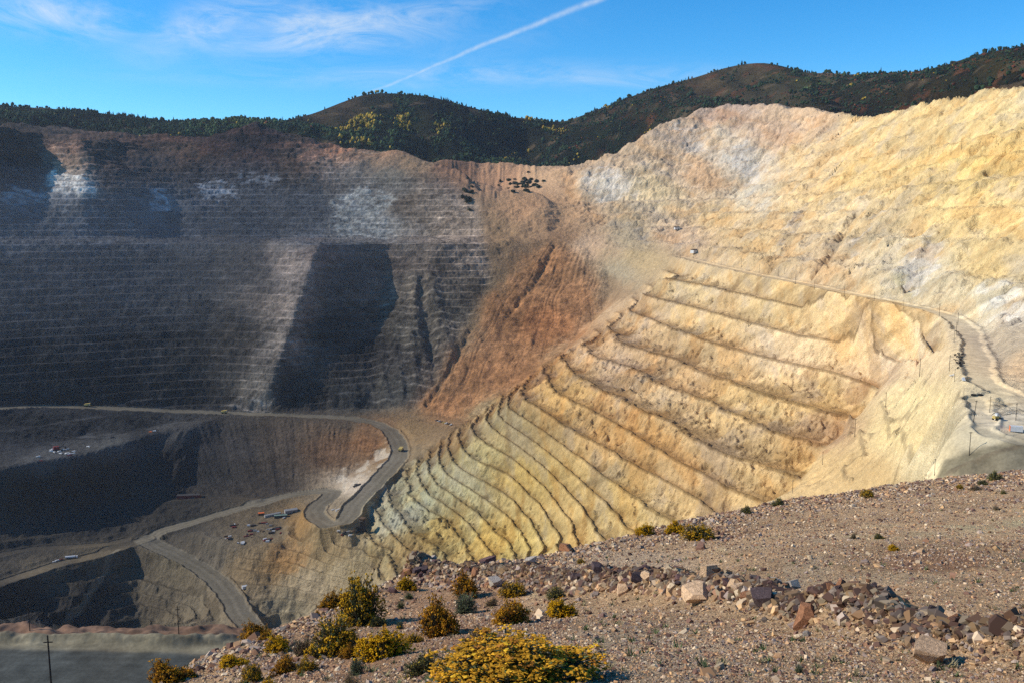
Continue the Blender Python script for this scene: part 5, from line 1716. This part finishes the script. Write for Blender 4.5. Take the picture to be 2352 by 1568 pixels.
def bed_shape(bm):
    pts = [(-5.6, 3.0), (-1.0, 2.6), (3.0, 3.4), (3.2, 6.2), (5.6, 6.5), (5.6, 6.9), (2.6, 6.8), (-5.6, 5.4)]
    lo = [bm.verts.new((x, -3.2, z)) for x, z in pts]
    hi = [bm.verts.new((x, 3.2, z)) for x, z in pts]
    bm.faces.new(lo)
    bm.faces.new(hi[::-1])
    for i in range(len(pts)):
        j = (i + 1) % len(pts)
        bm.faces.new((lo[i], lo[j], hi[j], hi[i]))


HT = dict(chassis=mesh_of(lambda b: (bm_box(b, (0.4, 0, 2.1), (10.5, 3.0, 1.2)), bm_box(b, (5.2, 0, 2.6), (1.6, 6.0, 2.0), bev=0.15)), 'chassis', M_YEL),
          bed=mesh_of(bed_shape, 'dump_bed', M_YEL),
          cab=mesh_of(lambda b: (bm_box(b, (4.7, -1.7, 4.7), (1.8, 1.9, 2.1), bev=0.15),), 'cab', M_WHITE),
          glass=mesh_of(lambda b: (bm_box(b, (5.61, -1.7, 5.0), (0.06, 1.5, 0.9)),), 'windscreen', M_GLASS))


def haul_truck(loc, rz, label, sc=1.0):
    r = empty('haul_truck', loc, rz, sc)
    tag(r, label, 'haul truck', 'haul trucks in the pit')
    for k in ('chassis', 'bed'):
        link(HT[k].name.split('.')[0], HT[k], parent=r)
    c = link('cab', HT['cab'], parent=r)
    link('windscreen', HT['glass'], parent=c)
    for x, y in ((3.8, -2.8), (3.8, 2.8), (-3.2, -2.4), (-3.2, 2.4)):
        w = link('wheel', BIGW, parent=r)
        w.location = (x, y, 1.7)
    return r


def small_truck_me(m, L=6.0):
    def f(b):
        bm_box(b, (0, 0, 0.95), (L, 2.0, 0.8), bev=0.08)
        bm_box(b, (L * 0.18, 0, 1.75), (L * 0.36, 1.9, 0.9), bev=0.12)
        for x in (-L * 0.32, L * 0.32):
            for y in (-0.85, 0.85):
                bm_cyl(b, (x, y - 0.15, 0.45), (x, y + 0.15, 0.45), 0.45, 0.45, 10)
    return mesh_of(f, 'work_truck', m)


def crate_me(m, s):
    return mesh_of(lambda b: (bm_box(b, (0, 0, s[2] / 2), s, bev=0.06), bm_box(b, (0, 0, s[2] + 0.05), (s[0] * 0.96, s[1] * 0.9, 0.12)), bm_box(b, (s[0] * 0.5, 0, s[2] * 0.5), (0.1, s[1] * 0.5, s[2] * 0.8))), 'crate', m)


TRUCKS = {k: small_truck_me(m, L) for k, m, L in (('white', M_WHITE, 6.5), ('yellow', M_YEL, 6.5), ('dark', M_DARK, 7), ('orange', M_ORANGE, 6), ('red', M_RED, 6.5))}
CRATES = {'grey': crate_me(M_GREY, (7, 2.6, 2.5)), 'white': crate_me(M_WHITE, (6, 2.5, 2.4)), 'red': crate_me(M_RED, (7, 3, 2.4)), 'dark': crate_me(M_DARK, (9, 4, 2.8)), 'brown': crate_me(M_BROWN, (7, 3, 1.6)), 'green': crate_me(M_GREEN, (8, 3, 2.6))}


def single(name, me, px, py, rz, label, cat, group=None, sc=1.0):
    x, y, z = pit_drape(px, py)
    o = link(name, me)
    o.location = (x, y, z - 0.05)
    o.rotation_euler = (0, 0, rz)
    o.scale = (sc, sc, sc)
    return tag(o, label, cat, group)


def gable_house(px, py, rz, L, Wd, H, roof, wall_m, roof_m, label, name='shed'):
    x, y, z = pit_drape(px, py)
    r = empty(name, (x, y, z - 0.1), rz)
    tag(r, label, 'shed', None)
    link('walls', mesh_of(lambda b: bm_box(b, (0, 0, H / 2), (L, Wd, H)), 'walls', wall_m), parent=r)

    def rf(b):
        a = [b.verts.new(q) for q in ((-L / 2 - .3, -Wd / 2 - .3, H), (L / 2 + .3, -Wd / 2 - .3, H), (L / 2 + .3, 0, H + roof), (-L / 2 - .3, 0, H + roof), (-L / 2 - .3, Wd / 2 + .3, H), (L / 2 + .3, Wd / 2 + .3, H))]
        b.faces.new((a[0], a[1], a[2], a[3]))
        b.faces.new((a[3], a[2], a[5], a[4]))
        b.faces.new((a[0], a[3], a[4]))
        b.faces.new((a[1], a[5], a[2]))
        b.faces.new((a[0], a[4], a[5], a[1]))
    link('roof', mesh_of(rf, 'roof', roof_m), parent=r)
    link('door', mesh_of(lambda b: bm_box(b, (L * 0.2, -Wd / 2 - 0.04, min(H, 3) * 0.42), (L * 0.18, 0.1, min(H, 3) * 0.82)), 'door', M_DARK), parent=r)
    return r


def build_things():
    rs = np.random.RandomState(44)
    haul_truck(pit_drape(515, 949), 0.15, 'pale yellow haul truck in sunlight on the long road below the lit rock nose')
    haul_truck(pit_drape(201, 933), 0.1, 'haul truck in shade on the road along the dark left wall')
    haul_truck(pit_drape(921, 1035), 1.35, 'haul truck driving down the curved road beside the pale benches')
    # the plateau with the parked fleet
    spots_ = [(88, 1049, 'white'), (203, 1026, 'white'), (258, 1005, 'dark'), (346, 992, 'orange'), (94, 1059, 'red'), (160, 1046, 'red'), (355, 990, 'white')]
    names = ['white truck alone at the left end of the dim plateau', 'white truck driving alone right of the parked fleet', 'dark truck along the back edge of the plateau',
             'orange machine at the narrow right end of the plateau', 'rust red truck at the plateau\'s left front edge', 'rust red truck near the middle of the plateau front', 'pale truck beside the orange machine on the plateau']
    for (px, py, c), nm in zip(spots_, names):
        single('work_truck', TRUCKS[c], px, py, rs.uniform(-0.4, 0.4), nm, 'truck', 'work trucks in the pit', 1.1)
    for i in range(16):
        px, py = rs.uniform(112, 172), rs.uniform(1031, 1043)
        single('work_truck', TRUCKS['white'], px, py, rs.uniform(-1, 1.2), 'white truck parked in the cluster on the dim plateau', 'truck', 'fleet parked on the plateau', 1.0)
    x, y, z = pit_drape(131, 1034)
    sh = empty('mining_shovel', (x, y, z), 0.6)
    tag(sh, 'big dark mining shovel with a red house amid the parked white trucks', 'excavator')
    link('tracks', mesh_of(lambda b: (bm_box(b, (0, -3, 1), (10, 2, 2), bev=0.4), bm_box(b, (0, 3, 1), (10, 2, 2), bev=0.4)), 'tracks', M_DARK), parent=sh)
    link('house', mesh_of(lambda b: bm_box(b, (-1, 0, 5), (9, 7, 5), bev=0.3), 'house', M_RED), parent=sh)
    link('boom', mesh_of(lambda b: bm_cyl(b, (3, 0, 4), (14, 0, 13), 0.8, 0.6), 'boom', M_DARK), parent=sh)
    link('bucket', mesh_of(lambda b: (bm_box(b, (13, 0, 4), (3, 3.4, 3), bev=0.3), bm_cyl(b, (8, 0, 7), (13, 0, 5), 0.5, 0.5)), 'bucket', M_DARK), parent=sh)
    # equipment yard on the middle shelf
    zones = [((560, 612), (1200, 1222), 12, 'scattered stores in the middle of the yard'), ((518, 545), (1203, 1213), 6, 'machinery at the left of the yard'), ((610, 650), (1202, 1228), 12, 'rows of rusty stores along the yard edge'),
             ((600, 625), (1236, 1246), 6, 'stores at the lower edge of the yard'), ((560, 582), (1226, 1234), 5, 'stores on the track through the yard'), ((514, 530), (1230, 1240), 5, 'scrap at the front of the yard'), ((535, 560), (1245, 1249), 6, 'pale pipes laid at the yard rim'), ((640, 665), (1178, 1190), 6, 'stores around the yard sheds')]
    for (xa, xb), (ya, yb), n, grp in zones:
        for i in range(n):
            c = rs.choice(['grey', 'white', 'red', 'dark', 'brown', 'dark', 'brown']) if 'pale' not in grp else 'white'
            px, py = rs.uniform(xa, xb), rs.uniform(ya, yb)
            lab = '%s box or container among the %s' % ({'grey': 'grey', 'white': 'pale', 'red': 'rust red', 'dark': 'dark', 'brown': 'brown'}[c], grp)
            single('crate', CRATES[c], px, py, rs.choice([0.2, 0.5, 1.7]) + rs.uniform(-0.2, 0.2), lab, 'container', '%s %s' % (c, grp), rs.uniform(0.5, 0.95))
    gable_house(668, 1176, 0.5, 20, 8, 5, 1.8, M_GREY, M_GREY, 'long pale gabled shed at the top of the equipment yard')
    gable_house(626, 1184, 0.62, 26, 5, 3.5, 1.2, M_GREY, M_GREY, 'long narrow white roofed shed left of the gabled one')
    gable_house(645, 1187, 0.2, 20, 6, 4, 1.0, M_DARK, M_GREEN, 'low green roofed shed in front of the two pale ones')
    gable_house(600, 1182, 0.3, 9, 5, 4, 1.2, M_BROWN, M_ORANGE, 'small red roofed hut left of the white sheds')
    gable_house(434, 1143, 0.1, 38, 8, 6, 1.5, M_RED, M_DARK, 'long dark red shed on the ledge in the shaded part of the pit')
    gable_house(453, 1141, 0.1, 11, 6, 5, 1.0, M_GREEN, M_GREY, 'pale green hut at the right end of the dark red shed')
    gable_house(562, 1351, 0.5, 7, 5, 4, 1.2, M_WHITE, M_WHITE, 'small white hut beside the ramp to the pit floor')
    gable_house(1595, 582, 0.6, 14, 9, 6, 2.2, M_WHITE, M_BROWN, 'white shed with a brown roof on the long road of the right wall')
    gable_house(1555, 528, 0.2, 12, 8, 5, 2.0, M_WHITE, M_DARK, 'small white hut up on the right wall above the road')
    # tanker trailer on the spur road
    x, y, z = pit_drape(162, 1282)
    t = empty('tanker_trailer', (x, y, z), 0.25, 1.2)
    tag(t, 'long white tanker trailer parked on the pale spur road at the left', 'trailer')
    link('tank', mesh_of(lambda b: bm_cyl(b, (-6, 0, 2.4), (6, 0, 2.4), 1.4, 1.4, 14), 'tank', M_WHITE), parent=t)
    link('cab', mesh_of(lambda b: bm_box(b, (7.6, 0, 1.9), (2.2, 2.4, 2.6), bev=0.2), 'cab', M_WHITE), parent=t)
    for x_ in (-4.5, -3, 5, 7.6):
        w = link('wheel', wheel_me(0.6, 2.3), parent=t)
        w.location = (x_, 0, 0.6)
    for px, py, c, nm in ((125, 1290, 'white', 'white pickup left of the tanker trailer'), (132, 1287, 'white', 'white pickup between the red one and another white pickup'), (140, 1285, 'red', 'red pickup near the tanker trailer')):
        single('work_truck', TRUCKS[c], px, py, 0.3, nm, 'truck', 'work trucks in the pit', 0.9)
    # foot of the rockslide
    for i in range(7):
        single('work_truck', TRUCKS[['dark', 'white', 'dark', 'yellow', 'white', 'dark', 'white'][i]], 1003 + i * 5.5, 966 + i * 1.6, rs.uniform(-1, 1),
               '%s machine parked in the row at the foot of the orange rockslide' % ['black', 'white', 'black', 'yellow', 'white', 'black', 'white'][i], 'truck', 'machines at the rockslide foot', 1.1)
    # pad below the hairpin
    for i, (px, py, c) in enumerate([(778, 1220, 'white'), (790, 1224, 'dark'), (800, 1222, 'grey'), (812, 1220, 'brown'), (786, 1229, 'red'), (804, 1230, 'white'), (822, 1221, 'dark')]):
        single('crate', CRATES[c], px, py, rs.uniform(0, 1.5), '%s container on the ledge just below the road hairpin' % {'grey': 'grey', 'white': 'white', 'red': 'red', 'dark': 'dark', 'brown': 'brown'}[c], 'container', '%s stores below the hairpin' % c, 0.8)
    x, y, z = pit_drape(826, 1218)
    cr = empty('crusher', (x, y, z - 1), 0.2)
    tag(cr, 'dark brown crusher building with a retaining wall under the road hairpin', 'building')
    link('tower', mesh_of(lambda b: bm_box(b, (4, 0, 8), (8, 9, 16)), 'tower', M_DARK), parent=cr)
    link('retaining_wall', mesh_of(lambda b: bm_box(b, (-14, 2, 3), (28, 3, 6)), 'retaining_wall', M_BROWN), parent=cr)
    link('hopper', mesh_of(lambda b: bmesh.ops.create_cone(b, cap_ends=True, segments=4, radius1=2.5, radius2=6, depth=4, matrix=Matrix.Translation((4, 0, 18))), 'hopper', M_BROWN), parent=cr)
    for i, (px, py) in enumerate([(815, 1117), (820, 1115), (825, 1113), (818, 1113)]):
        single('crate', CRATES['dark'], px, py, 0.8, 'dark machine part stacked under the white rock cut', 'container', 'parts under the white cut', 0.7)
    for i, (px, py) in enumerate([(765, 1171), (772, 1173), (778, 1170)]):
        single('work_truck', TRUCKS['white'], px, py, rs.uniform(0, 2), 'white truck inside the road hairpin', 'truck', 'trucks inside the hairpin', 0.9)
    # right terrace
    x, y, z = pit_drape(2334, 991)
    k = empty('container', (x, y, z), -0.35)
    tag(k, 'white shipping container with an orange end on the right terrace', 'container')
    link('body', mesh_of(lambda b: bm_box(b, (0, 0, 1.3), (5.2, 2.4, 2.5), bev=0.04), 'body', M_WHITE), parent=k)
    link('door', mesh_of(lambda b: bm_box(b, (-2.68, 0, 1.3), (0.12, 2.4, 2.5)), 'door', M_ORANGE), parent=k)
    link('skid', mesh_of(lambda b: (bm_box(b, (0, -0.8, 0.02), (5.4, 0.25, 0.2)), bm_box(b, (0, 0.8, 0.02), (5.4, 0.25, 0.2))), 'skid', M_DARK), parent=k)
    x, y, z = pit_drape(2289, 964)
    k = empty('loader', (x, y, z), 0.4)
    tag(k, 'small pale yellow loader parked beside the pole on the right terrace', 'loader')
    link('body', mesh_of(lambda b: (bm_box(b, (-0.8, 0, 1.5), (2.6, 1.7, 1.2), bev=0.12), bm_box(b, (1.3, 0, 1.1), (1.5, 1.2, 0.7))), 'body', M_YEL), parent=k)
    link('cab', mesh_of(lambda b: (bm_box(b, (-0.1, 0, 2.6), (1.2, 1.4, 1.3), bev=0.1),), 'cab', M_WHITE), parent=k)
    link('bucket', mesh_of(lambda b: bm_box(b, (3.0, 0, 0.6), (0.9, 2.2, 0.9), bev=0.15), 'bucket', M_GREY), parent=k)
    for wx, wy in ((-1.2, -0.9), (-1.2, 0.9), (1.4, -0.9), (1.4, 0.9)):
        w = link('wheel', MIDW, parent=k)
        w.location = (wx, wy, 0.6)
    single('work_truck', TRUCKS['white'], 2213, 874, 1.2, 'white truck parked at the near end of the pale haul terrace', 'truck', 'work trucks in the pit', 0.8)
    single('work_truck', TRUCKS['white'], 2189, 864, 0.1, 'white pickup at the outer edge of the haul terrace', 'truck', 'work trucks in the pit', 0.6)
    tyre = mesh_of(lambda b: bmesh.ops.create_cone(b, cap_ends=False, segments=18, radius1=1.5, radius2=1.5, depth=1.0, matrix=Matrix.Translation((0, 0, 0.5))), 'tyre', M_RUBBER)

    def torus(b):
        R_, r_ = 1.15, 0.5
        nu, nv = 18, 8
        vs = [[b.verts.new(((R_ + r_ * math.cos(v * 6.2832 / nv)) * math.cos(u * 6.2832 / nu), (R_ + r_ * math.cos(v * 6.2832 / nv)) * math.sin(u * 6.2832 / nu), 0.5 + r_ * math.sin(v * 6.2832 / nv))) for v in range(nv)] for u in range(nu)]
        for u in range(nu):
            for v in range(nv):
                b.faces.new((vs[u][v], vs[(u + 1) % nu][v], vs[(u + 1) % nu][(v + 1) % nv], vs[u][(v + 1) % nv]))
    tyre = mesh_of(torus, 'tyre', M_RUBBER)
    for i, px in enumerate((2236, 2251)):
        single('tyre', tyre, px, 908, 0, ['left of two big black tyres lying under the terrace step', 'right of two big black tyres lying under the terrace step'][i], 'tyre', 'two tyres under the step', 0.85)
    for i in range(28):
        u = rs.rand()
        px, py = 2203 + rs.uniform(-12, 11), 812 + 36 * u
        o = single('tyre', tyre, px, py, 0, 'black tyre in the heap of tyres at the edge of the haul terrace', 'tyre', 'heap of tyres on the haul terrace', rs.uniform(0.35, 0.55))
        o.rotation_euler = (rs.uniform(-0.9, 0.9), rs.uniform(-0.9, 0.9), 0)
        o.location.z += rs.uniform(0.1, 1.2)


build_things()
# ------------------------------------------------------------------ dusty air over the pit
def build_haze():
    bm = bmesh.new()
    bmesh.ops.create_cube(bm, size=1.0)
    me = bpy.data.meshes.new('haze')
    bm.to_mesh(me)
    bm.free()
    lo, hi = Vector((-4500, -60, -760)), Vector((4500, 5200, 620))
    m = bpy.data.materials.new('pit_haze')
    m.use_nodes = True
    g = NT(m.node_tree)
    out = g.n('ShaderNodeOutputMaterial')
    v = g.n('ShaderNodeVolumePrincipled')
    v.inputs['Color'].default_value = (0.80, 0.88, 1.0, 1)
    v.inputs['Density'].default_value = HAZE_DENSITY
    v.inputs['Anisotropy'].default_value = 0.2
    g.l(v.outputs[0], out.inputs['Volume'])
    o = link('haze', me, m)
    o.location = (lo + hi) / 2
    o.scale = hi - lo
    tag(o, kind='stuff')


HAZE_DENSITY = 0.000020
build_haze()


def build_dust():
    """a low drift of blasting dust hanging in front of the far left wall"""
    v, f = ico(4)
    me = soup('dust_drift', v[None], f, None, smooth=True)
    m = bpy.data.materials.new('blast_dust')
    m.use_nodes = True
    g = NT(m.node_tree)
    out = g.n('ShaderNodeOutputMaterial')
    p = g.n('ShaderNodeVolumePrincipled')
    p.inputs['Color'].default_value = (0.82, 0.88, 1.0, 1)
    p.inputs['Density'].default_value = 0.00011
    p.inputs['Anisotropy'].default_value = 0.0
    g.l(p.outputs[0], out.inputs['Volume'])
    for loc, sc, rz in (((-900, 1760, -70), (760, 200, 170), 0.12),):
        o = link('dust_drift', me, m)
        o.location = loc
        o.scale = sc
        o.rotation_euler = (0, 0, rz)
        tag(o, 'pale bluish dust drifting in front of the terraced left wall', 'dust', kind='stuff')


build_dust()
